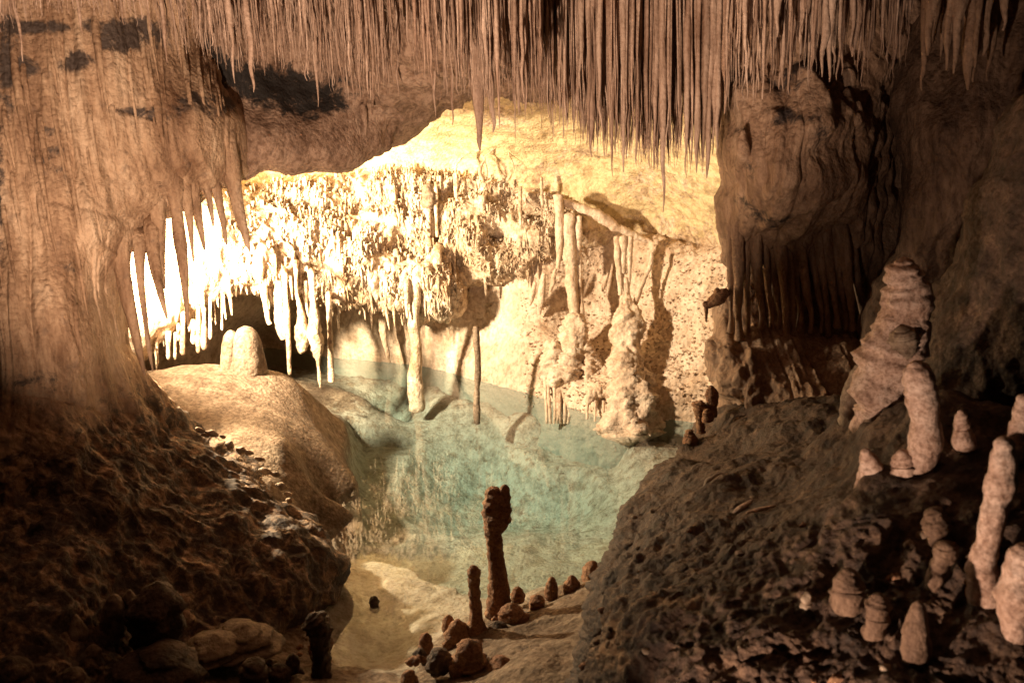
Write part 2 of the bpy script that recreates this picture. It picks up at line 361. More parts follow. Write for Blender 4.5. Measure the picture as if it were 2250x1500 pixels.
def d_back(p, U, V):
    k = .10*fbm(p, (1.1,)*3, 4, 20) + .035*fbm(p, (5, 5, 4), 4, 21) + .022*(.55 - worley(p, (11, 11, 11), 22))
    rough = sstep(1180, 1420, U) * sstep(960, 860, V); k = k + rough*(.035*ridge(p, (5, 5, 3), 3, 23) + .015*(.5 - worley(p, (16,)*3, 24)))
    return k
wallB, pB, UB, VB = sheet('cave_wall', 'u', (180, 1700), [(180,480),(1150,500),(1240,455),(1300,478),(1400,512),(1500,530),(1600,545),(1700,560)],
    [(180,930),(700,960),(1200,1080),(1700,1130)], bc, 420, 250, d_back, M_wall, curl=(.25, 0), back=1.0, stain_and_light=lambda p, U, V: np.where(p[..., 2] < .012, 1.6, -1.))
tag(wallB, kind='structure')

# ------------------------------------------------------------------ overhang of dripstone and the ochre vault behind the ridge
LIP = [(200,800),(245,795),(300,800),(330,762),(400,705),(480,648),(560,625),(640,640),(700,650),(760,655),(830,662),(880,672),(940,680),(1000,676),(1012,625),(1060,600),(1150,590),(1180,560),(1240,530),(1320,560),(1700,620)]
RIDGE = [(200,360),(400,385),(540,405),(640,398),(735,388),(800,380),(900,372),(1000,380),(1100,398),(1180,412),(1230,432),(1300,470),(1400,500),(1700,560)]
ac = [(240,600,13.2),(300,780,13.0),(400,690,13.5),(480,640,14.0),(560,620,14.5),(700,645,15.2),(850,665,15.6),(1000,675,15.7),(1060,600,16.1),(1150,590,16.1),(1240,500,16.2),
      (350,450,14.2),(500,450,15.0),(650,500,15.6),(850,500,16.0),(1050,500,16.2),(1200,480,16.3),(540,400,16.4),(740,385,17.0),(900,365,17),(1000,372,17),(1100,395,16.8),(1230,430,16.5),(1400,490,16.4),(1560,560,15.4),
      (740,300,17.6),(1000,330,16.8),(1100,250,15.2),(1300,250,15),(1300,350,16),(1500,250,14),(1500,400,15.1),(1500,480,15.7),(900,250,15.8),(1650,300,13.2),(1650,500,14.3),(600,100,14.5),(1000,100,13.4),(1400,100,13.0),(1700,100,12.5),(200,350,14),(200,100,13.5)]
def ridge_v(U): return np.interp(U, *zip(*RIDGE))
def lip_v(U): return np.interp(U, *zip(*LIP))
def d_over(p, U, V):
    t = sstep(-4, 30, V - ridge_v(U)) * sstep(1330, 1230, U)
    k = .09*fbm(p, (1.0, 1.0, 1.4), 4, 30) + .02*fbm(p, (5,)*3, 4, 31)
    t = t * (.35 + .65*sstep(460, 640, U))
    hol = 0
    for cu, cv, ru, rv in ((885,545,48,30),(1010,585,30,30),(690,612,40,14),(1180,470,30,22),(770,520,22,16),(1090,520,24,18),(960,500,16,30)): hol = hol + np.exp(-(((U-cu)/ru)**2 + ((V-cv)/rv)**2))
    k = k - .40*np.clip(hol, 0, 1)
    k = k + t * (.10 + .16*ridge(p, (3.4, 3, 2.0), 4, 32) + .24*fbm(p, (1.9, 1.5, 1.7), 4, 33))
    k = k + (1-t) * .05*ridge(p, (1.3, .9, 2.2), 3, 34)
    return k
def s_over(p, U, V):
    t = sstep(0, 14, V - ridge_v(U)) * sstep(1330, 1230, U)
    return (1-t) * np.clip(.75 + .5*fbm(p, (1.5,)*3, 4, 36), 0, 1) * sstep(620, 420, V)
wallA, pA, UA, VA = sheet('dripstone_overhang', 'u', (180, 1700), [(180,60),(1700,60)], LIP, ac, 460, 250, d_over, M_back, curl=(0, .45), back=1.6, stain_and_light=s_over)
tag(wallA, kind='structure'); wallA.name = 'cave_vault'

# drips crusting the overhang: nobody could count them
def cone_geo(p, L, r, lean=(0, 0), seg=5, n=4, sd=0):
    t = np.linspace(0, 1, n); rr = r * (1 - t**1.6 * .8); th = np.linspace(0, 2*np.pi, seg, endpoint=False) + sd
    c = np.array(p)[None] + np.stack([lean[0]*t, lean[1]*t, -L*t], -1)
    V = c[:, None] + np.stack([rr[:, None]*np.cos(th), rr[:, None]*np.sin(th), 0*rr[:, None]*th], -1)
    i = np.arange(n-1)[:, None]*seg; j = np.arange(seg)[None]; j2 = (j+1) % seg
    Q = np.stack([i+j, i+j2, i+seg+j2, i+seg+j], -1).reshape(-1, 4)
    return V.reshape(-1, 3), Q
def qmerge(geos):
    V = []; Q = []; o = 0
    for v, q in geos: V.append(v); Q.append(q + o); o += len(v)
    return np.vstack(V), np.vstack(Q)
mask = (VA > ridge_v(UA) + 6) & (VA < lip_v(UA) - 4) & (UA < 1300)
idx = np.argwhere(mask); pick = idx[RS.choice(len(idx), 16000, replace=True)]
pick = np.array([q for q in pick if (UA[q[0], q[1]] > 640 or RS.rand() < max(0, (UA[q[0], q[1]]-470)/190)) and vnoise(pA[q[0], q[1]]*3.2, 77) > -.35 + .3*RS.rand()])
gs = []
for a, b in pick:
    q = pA[a, b] + RS.normal(0, .02, 3); r = .008 + .020*RS.rand()**1.5; L = r*(1.5 + 3*RS.rand()) if RS.rand() < .6 else .05 + .22*RS.rand()**2.5; r = min(r, .03)
    if UA[a, b] > 1000: L *= .6
    q[1] += .015 - .03*RS.rand(); q[2] += L*.6
    gs.append(cone_geo(q, L, r, (RS.normal(0, .018), RS.normal(-.01, .02)), sd=RS.rand()*6))
big = idx[RS.choice(len(idx), 520)]
for a, b in big:
    if UA[a, b] < 520: continue
    q = pA[a, b].copy(); L = .12 + .38*RS.rand()**2; r = .014 + .022*RS.rand(); q[2] += .08
    gs.append(cone_geo(q, L, r, (RS.normal(0, .02), -.02), seg=7, n=6, sd=RS.rand()*6))
V_, Q_ = qmerge(gs); dr = mesh_obj('small_drips', V_, Q_, M_back, attr=np.zeros(len(V_)))
tag(dr, 'crust of countless tiny cream drips covering the brightly lit overhang', 'drips', kind='stuff')
# popcorn nodules over the pool wall on the right
mask = (UB > 1150) & (VB < 905) & (VB > 520); idx = np.argwhere(mask); pick = idx[RS.choice(len(idx), 4200)]
gs = []
for a, b in pick:
    q = pB[a, b] + RS.normal(0, .02, 3); L = .012 + .03*RS.rand(); q[1] += .012; q[2] += L*.5
    gs.append(cone_geo(q, L,   .010 + .018*RS.rand(), (0, 0), n=3))
V_, Q_ = qmerge(gs); dr = mesh_obj('wall_nodules', V_, Q_, M_wall)
tag(dr, 'popcorn nodules crusting the far wall right of the columns', 'nodules', kind='stuff')

def lip_drip(u, v, L, w, Y, mat=M_back, name='stalactite', seed=0):
    q = P(u, v, Y); r = w/2*Y/F; Lm = L*Y/F
    pts = [(q[0], q[1], q[2]+.15, r*1.3), (q[0], q[1], q[2], r), (q[0]+random.uniform(-.01, .01), q[1], q[2]-Lm*.5, r*.75), (q[0]+random.uniform(-.015, .015), q[1], q[2]-Lm*.95, r*.4)]
    return spire(name, pts, mat, n=12, seg=7, amp=.22, freq=9, seed=seed)
fA = rbf(ac)
k = 0
for i in range(70):
    u = 300 + 720 * (i + random.random()) / 70
    v = float(lip_v(u)) - 8; Y = float(fA(u, v)) + .12 + random.uniform(-.08, .15)
    big = random.random()
    o = lip_drip(u, v, 22 + 55*big**2.5, 5 + 6*random.random(), Y, seed=i)
    side = 'left end of the overhang, close to the white glare' if u < 480 else ('edge of the overhang above the dark hollow' if u < 760 else 'edge of the overhang left of the bare pink wall')
    tag(o, 'short pale drip fringing the ' + side, 'stalactite', 'drips fringing the overhang edge')

# ------------------------------------------------------------------ ceiling slab (nearer)
cc = []
for u in (-600, 300, 1100, 1900, 2700):
    cc += [(u,-1600,2.4),(u,-700,4.6),(u,-300,7.6),(u,-80,9.6)]
cc += [(200,60,10.0),(200,250,10.4),(450,60,10.4),(600,110,11.3),(700,180,11.5),(450,160,10.5),(450,280,10.5),(600,300,10.7),(540,385,10.8),(740,375,11.2),(750,250,11.3),(850,230,11.8),(850,325,12.0),(950,285,12.6),
       (800,60,10.4),(900,20,9.7),(900,110,10.2),(980,60,9.9),(1000,150,10.6),(1100,60,10.0),(1200,80,10.4),(1150,150,11.0),(1050,215,13),(1300,100,11.8),(1500,100,11.5),(1500,180,12),(1700,100,11.4),(1700,200,11.8),(2100,100,10.6),(2100,200,10.8)]
def d_ceil(p, U, V):
    k = .16*fbm(p, (.9,)*3, 4, 40) + .05*fbm(p, (4, 4, 3), 4, 41)
    k = k + .07*ridge(p, (4.5, 2, 1.2), 3, 42)*sstep(260, 60, V) + .05*ridge(p, (5, .6, .5), 3, 43)*sstep(760, 520, U)
    k = k + sstep(780, 860, U)*sstep(1650, 1500, U)*(.16*ridge(p, (3, 2, 1.6), 4, 47) + .06*(.5 - worley(p, (6, 4, 3), 48)))
    return k
def s_ceil(p, U, V):
    def blob(cu, cv, ru, rv): return np.exp(-(((U-cu)/ru)**2 + ((V-cv)/rv)**2)*1.2)
    b = blob(430,110,70,60) + blob(520,165,110,50) + blob(680,190,110,50) + blob(720,235,50,30)*.7 + blob(600,210,80,30)*.6 + blob(400,150,40,50)*.5 + blob(650,250,60,30)*.4 + blob(735,330,30,16)*.4
    n = fbm(p, (3.5,)*3, 5, 45); return np.clip(b*.85 + .2*n, 0, 1)
ceil, pC, UC, VC = sheet('ceiling', 'u', (-600, 2700), [(-600,-1600),(2700,-1600)],
    [(-600,300),(300,330),(380,383),(460,380),(540,388),(580,374),(640,383),(690,370),(740,376),(790,358),(850,318),(900,275),(950,240),(1050,200),(1150,200),(1300,190),(1570,190),(2700,200)],
    cc, 560, 330, d_ceil, M_ceil, curl=(0, .22), back=2.0, stain_and_light=s_ceil)
tag(ceil, kind='structure')

# ------------------------------------------------------------------ left flowstone column
lc = [(-400,-400,8.6),(100,-400,9.0),(400,-300,9.8),(-200,0,9.0),(100,0,9.1),(350,0,9.6),(430,90,10.1),(250,150,9.2),(-100,300,8.7),(100,300,8.9),(300,300,9.3),(450,300,9.8),(540,330,10.4),(-100,500,8.5),(60,500,8.7),(200,500,9.0),(330,500,9.7),(-100,700,8.3),(100,700,8.5),(200,700,8.9),(262,700,9.5),
      (-200,900,8.2),(100,900,8.3),(250,900,9.0),(360,900,9.9),(300,1000,8.8),(420,960,9.8),(520,1010,9.8),(150,1050,8.0),(-200,1100,7.6),(400,1100,8.6),(600,1080,9.6),(640,1120,9.5),(300,1200,7.9),(600,1200,8.7),(720,1200,8.8),(0,1250,7.0),(300,1350,7.3),(600,1350,8.0),(735,1300,8.4),(-200,1400,6.3),(100,1500,6.2),(500,1500,7.2),(720,1400,7.9)]
LEDGE = [(-400,-200),(0,30),(0,0)]
def d_left(p, U, V):
    low = sstep(700, 1050, V + .35*(U-150))
    fl = ridge(p, (3.4, .3, .13), 3, 50)*.085 + ridge(p, (10, .5, .3), 3, 51)*.03 + fbm(p, (1.4, .4, .35), 3, 52)*.13 + fbm(p, (7, 7, 5), 4, 59)*.02 - .085*np.clip(ridge(p, (5.5, .3, .18), 2, 61), 0, 1)**4 - .03*np.clip(ridge(p, (12, .3, .5), 2, 62), 0, 1)**3
    rk = fbm(p, (2.2, 2.2, 1.6), 5, 53)*.17 + ridge(p, (5, 5, 2.4), 4, 54)*.07
    smooth_foot = sstep(.6, 0, np.abs((V - (700 + (U-262)*.9)) - 60)/140) 
    k = fl*(1-low) + rk*low
    # two long cracks
    for (ua, va, ub, vb) in ((60, 430, 330, 492), (220, 228, 365, 272), (20,860,240,905)):
        t = np.clip(((U-ua)*(ub-ua) + (V-va)*(vb-va)) / ((ub-ua)**2 + (vb-va)**2), 0, 1)
        d = np.hypot(U - ua - t*(ub-ua), V - va - t*(vb-va)) + 5*fbm(p, (5,)*3, 3, 58)
        k = k - .022*np.exp(-(d/4.5)**2) * sstep(0, .2, t) * sstep(1, .9, t)
    return k
def stain_shade_left(p, U, V):
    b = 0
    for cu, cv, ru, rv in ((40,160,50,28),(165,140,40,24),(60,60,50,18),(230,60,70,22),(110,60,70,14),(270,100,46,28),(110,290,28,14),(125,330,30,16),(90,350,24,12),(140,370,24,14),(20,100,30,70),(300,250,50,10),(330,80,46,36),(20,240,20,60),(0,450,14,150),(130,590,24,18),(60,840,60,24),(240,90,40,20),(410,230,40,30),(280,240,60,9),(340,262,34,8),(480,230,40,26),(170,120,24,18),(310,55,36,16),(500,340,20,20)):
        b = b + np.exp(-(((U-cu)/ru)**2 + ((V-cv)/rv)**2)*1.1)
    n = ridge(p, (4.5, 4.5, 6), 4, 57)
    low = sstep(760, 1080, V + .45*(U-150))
    return np.clip(b*.66 + .25*n*np.clip(b*2, 0, 1) + .16*ridge(p, (9, .5, .35), 3, 60)**3*(1-low), 0, 1)*(1-low) + low*.68  # stains and dark streaks, plus painted shade on the dark lower rock
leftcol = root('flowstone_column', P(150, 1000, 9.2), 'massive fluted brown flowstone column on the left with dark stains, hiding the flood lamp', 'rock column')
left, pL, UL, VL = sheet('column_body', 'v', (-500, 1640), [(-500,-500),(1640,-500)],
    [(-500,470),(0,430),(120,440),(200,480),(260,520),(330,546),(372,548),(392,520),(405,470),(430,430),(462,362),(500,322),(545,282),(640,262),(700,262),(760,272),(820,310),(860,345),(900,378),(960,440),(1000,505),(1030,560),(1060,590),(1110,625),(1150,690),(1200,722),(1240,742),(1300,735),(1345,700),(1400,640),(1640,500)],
    lc, 560, 330, d_left, M_left, curl=(0, .55), back=.5, stain_and_light=stain_shade_left, parent=None)
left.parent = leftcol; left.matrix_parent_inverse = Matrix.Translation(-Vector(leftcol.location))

# hanging fangs of the left column: tip, root, width
fangs = [
 ('broad brown fang hugging the left column, tip down at the mound', [(256,430,50,9.55),(266,560,38,9.5),(286,670,28,9.5),(303,755,19,9.5),(318,824,6,9.5)]),
 ('thin crooked fang, second from the left column, tip near the mound', [(306,520,34,9.65),(308,610,19,9.6),(318,700,13,9.6),(328,770,9,9.6),(336,815,3,9.6)]),
 ('curved hook-like fang bending right in front of the white glare', [(334,490,36,9.72),(338,550,32,9.66),(346,615,20,9.6),(357,662,11,9.5),(367,700,3,9.5)]),
 ('ragged flat-ended fang in front of the white glare', [(344,400,36,9.75),(349,520,26,9.7),(352,600,20,9.7),(357,634,11,9.7)]),
 ('longest straight fang, crossing the white glare from top to bottom', [(374,360,42,9.7),(388,470,26,9.7),(400,560,22,9.7),(408,650,14,9.7),(414,718,4,9.7)]),
 ('slim short fang just right of the longest straight fang', [(404,400,30,9.8),(415,470,16,9.8),(421,530,8,9.8),(425,574,3,9.8)]),
 ('medium tapering fang with blunt tip over the white glare', [(418,380,40,9.9),(433,460,21,9.9),(443,510,14,9.9),(450,548,6,9.9)]),
 ('smallest fang, lighter and high above the white glare', [(445,370,30,10.0),(458,430,16,10.0),(466,475,9,10.0),(469,497,3,10.0)]),
 ('sharp fang with a brightly lit right flank', [(452,330,40,10.1),(473,410,24,10.1),(488,480,14,10.1),(498,537,4,10.1)]),
 ('rightmost yellow-lit fang leaning right over the bright overhang', [(492,300,44,10.2),(510,390,36,10.2),(527,470,22,10.2),(540,520,14,10.2),(549,551,4,10.2)])]
for i, (lb, pts) in enumerate(fangs):
    pts = [(pts[0][0], pts[0][1]-25, pts[0][2]*1.2, pts[0][3]+.6)] + pts; o = spire('stalactite', px(pts, 9.6), M_left, n=40, seg=16, amp=.24, freq=7, flute=.12, seed=60+i, vs=.25); tag(o, lb, 'stalactite', 'fangs hanging from the left column')

# ------------------------------------------------------------------ right flowstone column
rc = [(1575,-100,10.8),(1700,-100,10.4),(1900,-100,10.2),(1580,200,10.6),(1700,250,9.6),(1820,250,9.5),(1950,250,10.4),(1575,400,10.4),(1700,400,9.5),(1850,400,9.8),(1960,400,10.6),
      (1700,455,9.8),(1600,475,10.2),(1850,480,10.2),(1600,560,10.5),(1750,560,10.3),(1900,560,10.5),(1600,700,10.6),(1750,700,10.6),(1900,700,10.6),(1600,770,10.1),(1750,780,9.9),(1900,820,9.6),(1600,860,10.0),(1650,900,9.8),(1580,910,10.3),(1800,900,9.2),(2000,900,9.2)]
def d_right(p, U, V):
    up = sstep(560, 440, V)
    k = .20*fbm(p, (1.8, .5, 1.6), 3, 70) + .05*fbm(p, (6, 4, 5), 4, 71) + .06*ridge(p, (4.2, .25, .35), 2, 72)*(.6+.5*up) - .05*np.clip(ridge(p, (7, .2, .3), 2, 76), 0, 1)**3 - .12*np.exp(-((V-430-.0*U)/28)**2)*up*0
    k = k + .14*sstep(300, 200, V)*fbm(p, (3.2,)*3, 3, 73) + sstep(730, 770, V)*.05*ridge(p, (5,)*3, 4, 74)
    return k
def s_right(p, U, V):
    b = 0
    for cu, cv, ru, rv in ((1660,180,50,20),(1740,180,40,30),(1800,150,60,24),(1720,240,30,16),(1640,290,24,10),(1760,260,40,14),(1700,265,20,12),(1800,300,30,30),(1655,370,12,26),(1640,440,30,14),(1700,470,60,16)): b = b + np.exp(-(((U-cu)/ru)**2 + ((V-cv)/rv)**2))
    return np.clip(b*.6 + .12*ridge(p, (8, .5, .4), 3, 75), 0, 1)
rightcol = root('flowstone_column', P(1750, 850, 10.2), 'bulging flowstone column right of the pool, lit on its upper left flank with folded drapery below', 'rock column')
rt, pR, UR, VR = sheet('column_body', 'v', (-300, 960), [(-300,1570),(100,1572),(200,1578),(300,1582),(360,1574),(430,1566),(480,1572),(540,1590),(600,1597),(640,1600),(655,1572),(690,1566),(735,1562),(745,1552),(790,1550),(830,1558),(870,1572),(915,1585),(960,1600)],
    [(-300,2010),(200,1985),(400,1970),(960,2050)], rc, 420, 220, d_right, M_right, curl=(.35, .3), back=1.6, stain_and_light=s_right)
rt.parent = rightcol; rt.matrix_parent_inverse = Matrix.Translation(-Vector(rightcol.location))
for i in range(16):
    u = 1606 + i*17 + random.uniform(-5, 5); w = random.uniform(12, 22); dx = 8 + i*1.4 + random.uniform(-6, 8); foot = 722 + random.uniform(-8, 30)
    d = [(u, 490, w*1.5), (u+dx*.3, 560, w*1.3), (u+dx*.7, 640, w*.9), (u+dx+random.uniform(-4, 4), 690, w*.7), (u+dx, foot, w*random.choice([.6, .9, 1.3]))]
    g = px(d, 10.33 + random.uniform(-.04, .08))
    V_, F_ = merge([spire_geo(g, n=34, seg=12, amp=.26, freq=5, seed=80+i, vs=.45)])
    o = mesh_obj('drapery_fold', V_, F_, M_right); o.parent = rightcol; o.matrix_parent_inverse = Matrix.Translation(-Vector(rightcol.location))
for i in range(22):
    u = random.uniform(1610, 1900); v = 190 + random.uniform(-40, 110) - .10*(u-1600); w = random.uniform(18, 40); h = random.uniform(40, 95); Y = 9.9 - (v-180)*.002
    g = px([(u, v+h, w*1.4, Y+.25), (u, v+h*.6, w*1.1), (u+random.uniform(-4, 4), v+h*.25, w*.8), (u, v, w*.35)], Y)
    V_, F_ = merge([spire_geo(g, n=18, seg=12, amp=.28, freq=5, seed=600+i, vs=.8)])
    o = mesh_obj('nub', V_, F_, M_right, attr=np.full(len(V_), .18)); o.parent = rightcol; o.matrix_parent_inverse = Matrix.Translation(-Vector(rightcol.location))
led = px([(1600,640,24),(1580,652,34),(1556,668,22),(1547,664,10)], 10.3); V_, F_ = merge([spire_geo(led, n=16, seg=12, amp=.3, freq=8, seed=95), spire_geo(px([(1552,670,10),(1552,690,7),(1551,706,3)], 10.3), n=8, seg=8), spire_geo(px([(1578,655,22),(1576,640,16),(1577,634,10)], 10.3), n=8, seg=10)])
o = mesh_obj('ledge', V_, F_, M_knob); o.parent = rightcol; o.matrix_parent_inverse = Matrix.Translation(-Vector(rightcol.location))

# far right wall: two dim pillars and a dark near shoulder
wc = [(1930,-200,9.8),(2300,-200,9.4),(1990,100,10.0),(2150,100,9.4),(2300,100,9.0),(1985,350,9.6),(2080,300,9.2),(2200,250,9.0),(2400,300,8.8),(1990,520,9.6),(2060,500,9.4),(2120,450,9.2),(2200,600,9.2),(2000,650,9.8),(2100,750,9.2),(1980,850,9.3),(2300,850,8.4),(2500,600,8.2),(2100,1000,8.2)]
def d_rw(p, U, V): return .20*fbm(p, (1.5, 1.5, .8), 4, 100) + .05*fbm(p, (5, 5, 3), 4, 101) + .08*ridge(p, (3.6, .8, .8), 3, 102)
rw, _, _, _ = sheet('pillar_body', 'v', (-300, 1100), [(-300,1960),(0,2040),(60,2020),(150,1985),(250,1975),(350,1968),(450,1972),(560,1975),(700,1900),(1100,1900)], [(-300,2600),(1100,2600)], wc, 300, 180, d_rw, M_pillar, curl=(.3, 0), back=1.4, stain_and_light=lambda p, U, V: 0*U)
rp = root('rock_pillar', P(2150, 900, 9.2), 'dim lumpy brown pillar along the right edge behind the pale stalagmites', 'rock pillar')
rw.parent = rp; rw.matrix_parent_inverse = Matrix.Translation(-Vector(rp.location))
sc_ = [(2250,200,7.0),(2200,350,7.0),(2300,400,6.6),(2130,480,7.2),(2250,550,6.6),(2060,640,7.2),(2200,700,6.6),(2400,300,6.4),(2050,900,6.6),(2300,900,6.2),(2500,600,6)]
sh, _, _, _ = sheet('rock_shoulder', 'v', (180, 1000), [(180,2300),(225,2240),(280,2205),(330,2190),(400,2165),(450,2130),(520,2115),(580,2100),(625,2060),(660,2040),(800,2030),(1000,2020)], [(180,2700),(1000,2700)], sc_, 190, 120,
    lambda p, U, V: .10*fbm(p, (1.8,)*3, 4, 110) + .04*ridge(p, (5, 5, 3), 3, 111), M_dark, curl=(.35, 0), back=1.2, stain_and_light=lambda p, U, V: 0*U)
tag(sh, 'dark rock shoulder filling the right edge in front of the dim pillar', 'rock')

# ------------------------------------------------------------------ near right bank
nc = [(1500,960,10.2),(1540,930,10.6),(1600,930,9.6),(1500,1010,8.6),(1700,900,9.0),(1850,860,8.4),(1420,1110,7.6),(1600,1050,7.2),(1800,1000,6.8),(1360,1200,6.8),(1500,1200,6.0),(1700,1150,5.7),(1900,1050,5.4),(1290,1340,6.0),(1400,1350,5.2),(1600,1300,4.9),(1800,1250,4.7),(2000,1150,4.7),(2200,1050,4.8),(2400,1000,4.8),
      (1265,1500,5.3),(1400,1500,4.6),(1700,1450,4.2),(2000,1400,4.1),(2250,1350,4.0),(1300,1800,4.3),(1700,1800,3.5),(2200,1800,3.2),(2050,900,5.6),(2300,880,5.4)]
def d_bank(p, U, V):
    nr = sstep(1050, 1200, V)
    return .14*fbm(p, (1.6,)*3, 4, 120) + nr*(.03*ridge(p + .3*fbm(p, (3,)*3, 2, 121)[..., None], (7, 7, 9), 4, 122) + .05*fbm(p, (8,)*3, 5, 123)) + (1-nr)*(.03*fbm(p, (7,)*3, 5, 124) + .04*ridge(p, (2.6, 2.6, 4), 4, 126))
def lit_bank(p, U, V):
    b = np.exp(-(((U-1355)/55)**2 + ((V-1430)/60)**2)) + .5*np.exp(-(((U-1450)/170)**2 + ((V-1330)/80)**2))  # pools of lamp light on the bank, painted into its colour
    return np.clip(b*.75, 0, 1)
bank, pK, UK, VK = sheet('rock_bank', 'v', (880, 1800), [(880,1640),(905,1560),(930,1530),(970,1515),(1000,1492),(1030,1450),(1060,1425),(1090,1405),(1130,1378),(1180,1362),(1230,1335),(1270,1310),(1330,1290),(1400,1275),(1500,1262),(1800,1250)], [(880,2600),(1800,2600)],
    nc, 380, 400, d_bank, M_bank, curl=(.16, 0), back=1.5, stain_and_light=lit_bank, endcurl=(.3, 0))
tag(bank, 'dark rough rock bank sloping down to the pool on the right', 'rock bank')
fK = rbf(nc)

# ------------------------------------------------------------------ foreground ceiling stalactites
TIP = [(-40,40),(0,70),(60,40),(150,20),(250,40),(330,60),(380,90),(420,90),(470,110),(520,130),(570,130),(640,130),(700,160),(780,200),(830,190),(880,175),(930,185),(1000,215),(1060,235),(1120,235),(1200,250),(1260,275),(1300,310),(1360,330),(1420,345),(1480,345),(1540,350),(1572,330),(1585,250),(1620,190),(1700,165),(1780,150),(1850,140),(1950,120),(2020,120)]
def tip_v(u): return float(np.interp(u, *zip(*TIP)))
def ceil_stal(u, v, Y, w, seed, top=6.6, n=18, seg=8):
    q = P(u, v, Y); x, y, z = q; L = min(top - z, 2.3); r = w/2*Y/F
    pts = []
    reach = random.uniform(.35, 1.3); fat = random.choice([0, 0, .3, .8, 1.8]); lx = random.gauss(0, .012)
    for t in (0, .04, .12, .22, .35, .55, .75, 1.0):
        h = t*L; jit = .010*(1-t) if t > 0 else 0
        taper = .12 + .88*min(1, h/reach)**.8 + fat*max(0, h/1.1 - .35)*.6
        pts.append((x + random.gauss(0, jit) + lx*h, y, z + h, r*taper*random.uniform(.78, 1.25)))
    return spire_geo(pts, n=n, seg=seg, amp=.30, freq=7, seed=seed, vs=.35)
cand = []
for i in range(4200):
    u = random.uniform(-40, 2000) if random.random() < .72 else random.uniform(1130, 1590)
    e = tip_v(u)
    if u > 1590 and random.random() < .6: continue
    if 815 < u < 1000 and random.random() < .45: continue
    back_ = random.random()
    if 860 < u < 1590: v = e - 240*back_**1.2 + random.gauss(0, 22); Y = (10.2 if u > 1190 else 9.2) + (2.2 if u > 1190 else 1.2)*back_*random.uniform(.5, 1) - .4*random.random()
    elif u >= 1590: v = e + 60 - 230*back_; Y = random.uniform(8.7, 9.6)
    elif u < 330:
        if random.random() < .55: continue
        v = e - 60*back_ + 10; Y = random.uniform(7.8, 8.5)
    else: v = e + 25 - 190*back_**1.2 + random.gauss(0, 10); Y = random.uniform(8.6, 10.6)
    w = random.choice([3.5, 4, 5, 5, 6, 7, 9, 13]) * (.8 if 860 < u < 1190 else 1) * (.82 if u > 860 else .72) * (1.5 if u > 1590 else 1)
    cand.append((u, v, Y, w))
# the ones that stand out in the photograph
special = [(516,183,8.6,12,'long pale stalactite reaching low over the dark stained hollow, left of its longer twin'),(557,203,8.6,13,'longest pale stalactite in front of the dark stained hollow'),(367,138,8.6,11,'slender pale stalactite left of the dark stained hollow'),(50,135,8.0,13,'pale stalactite near the upper left corner, long and alone'),(182,75,8.0,12,'pale stalactite in front of the left column top'),
 (432,84,8.8,10,'pale stalactite at the left end of the dark hollow'),(607,146,8.8,9,'pale stalactite with a fine tip, right of the longest pale one'),(675,178,9.2,8,'thin pale stalactite before the dark hollow, with a grain on its side'),(699,235,9.4,7,'very thin stalactite hanging below the dark hollow'),(751,190,9.6,8,'thin stalactite at the right end of the dark hollow'),
 (1055,331,10.0,30,'thickest blunt stalactite above the branching roots'),(1083,291,10.1,24,'pointed companion just right of the thickest blunt stalactite'),(1457,466,9.9,11,'longest thin stalactite reaching down across the yellow vault'),(1346,387,10.0,12,'long thin stalactite left of the densest fringe part'),(1370,378,10.0,13,'long stalactite with a fine tip, right beside its thinner neighbour'),
 (1301,346,10.0,13,'stalactite at the left end of the densest fringe'),(1437,372,10.0,15,'dark thick stalactite left of the longest thin one'),(1507,384,9.9,12,'stalactite right of the longest thin one with bright vault behind'),(1530,380,9.9,14,'broad tapering stalactite third from the right end of the fringe'),(1553,392,9.9,14,'rightmost long stalactite of the fringe'),
 (1133,313,10.2,5,'hair-thin straw ending above the branching roots'),(1190,284,10.2,5,'thin straw just left of the fringe middle'),(1217,300,10.1,8,'slim stalactite over the yellow vault, left of a wider one'),(1238,304,10.1,11,'wider slim stalactite over the yellow vault'),(957,258,10.2,8,'slim stalactite over the brown part of the vault'),(994,275,10.1,9,'dark slim stalactite left of the thickest blunt one'),(876,210,10.3,7,'thin dark stalactite at the edge of the brown vault'),(1141,254,10.0,12,'short blunt dark stalactite above the yellow vault'),
 (1592,250,9.0,22,'pale stalactite touching the top of the right column'),(1674,182,9.0,22,'pale stalactite ending before the dark gap above the right column'),(1692,205,8.9,16,'pale pointed stalactite right of the dark gap above the right column'),(1758,120,8.9,24,'pale stalactite with thick neck above the right column'),(1873,125,8.9,26,'bulging pale stalactite with fine tip, at the right end of the lit ceiling'),(1849,165,9.0,10,'thin straw hanging near the shaded flank of the right column')]
for i, (u, v, Y, w, lb) in enumerate(special):
    V_, F_ = merge([ceil_stal(u, v, Y, w, 200+i, n=26, seg=12)]); o = mesh_obj('stalactite', V_, F_, M_stal, origin=P(u, v, Y)); tag(o, lb, 'stalactite', 'ceiling stalactites')
o = spire('stalactite', px([(803,150,8,11.5),(803,220,9,11.5),(799,235,19,11.5),(801,255,17,11.5),(803,275,8,11.5),(803,306,3,11.5)], 11.5), M_ceil, n=30, seg=10, amp=.25, freq=9, seed=5); tag(o, 'dark straw with a knobby swelling, in front of the brown vault', 'stalactite', 'ceiling stalactites')
o = spire('stalactite', px([(812,60,9,11.3),(814,160,12,11.3),(816,185,18,11.3),(817,205,15,11.3),(818,225,6,11.3),(818,252,3,11.3)], 11.3), M_ceil, n=30, seg=10, amp=.25, freq=9, seed=6); tag(o, 'dark lumpy stalactite right beside the knobby straw', 'stalactite', 'ceiling stalactites')
cand.sort(key=lambda c: -(c[3]/ (1 + .02*max(0, 60 - c[1])) ))
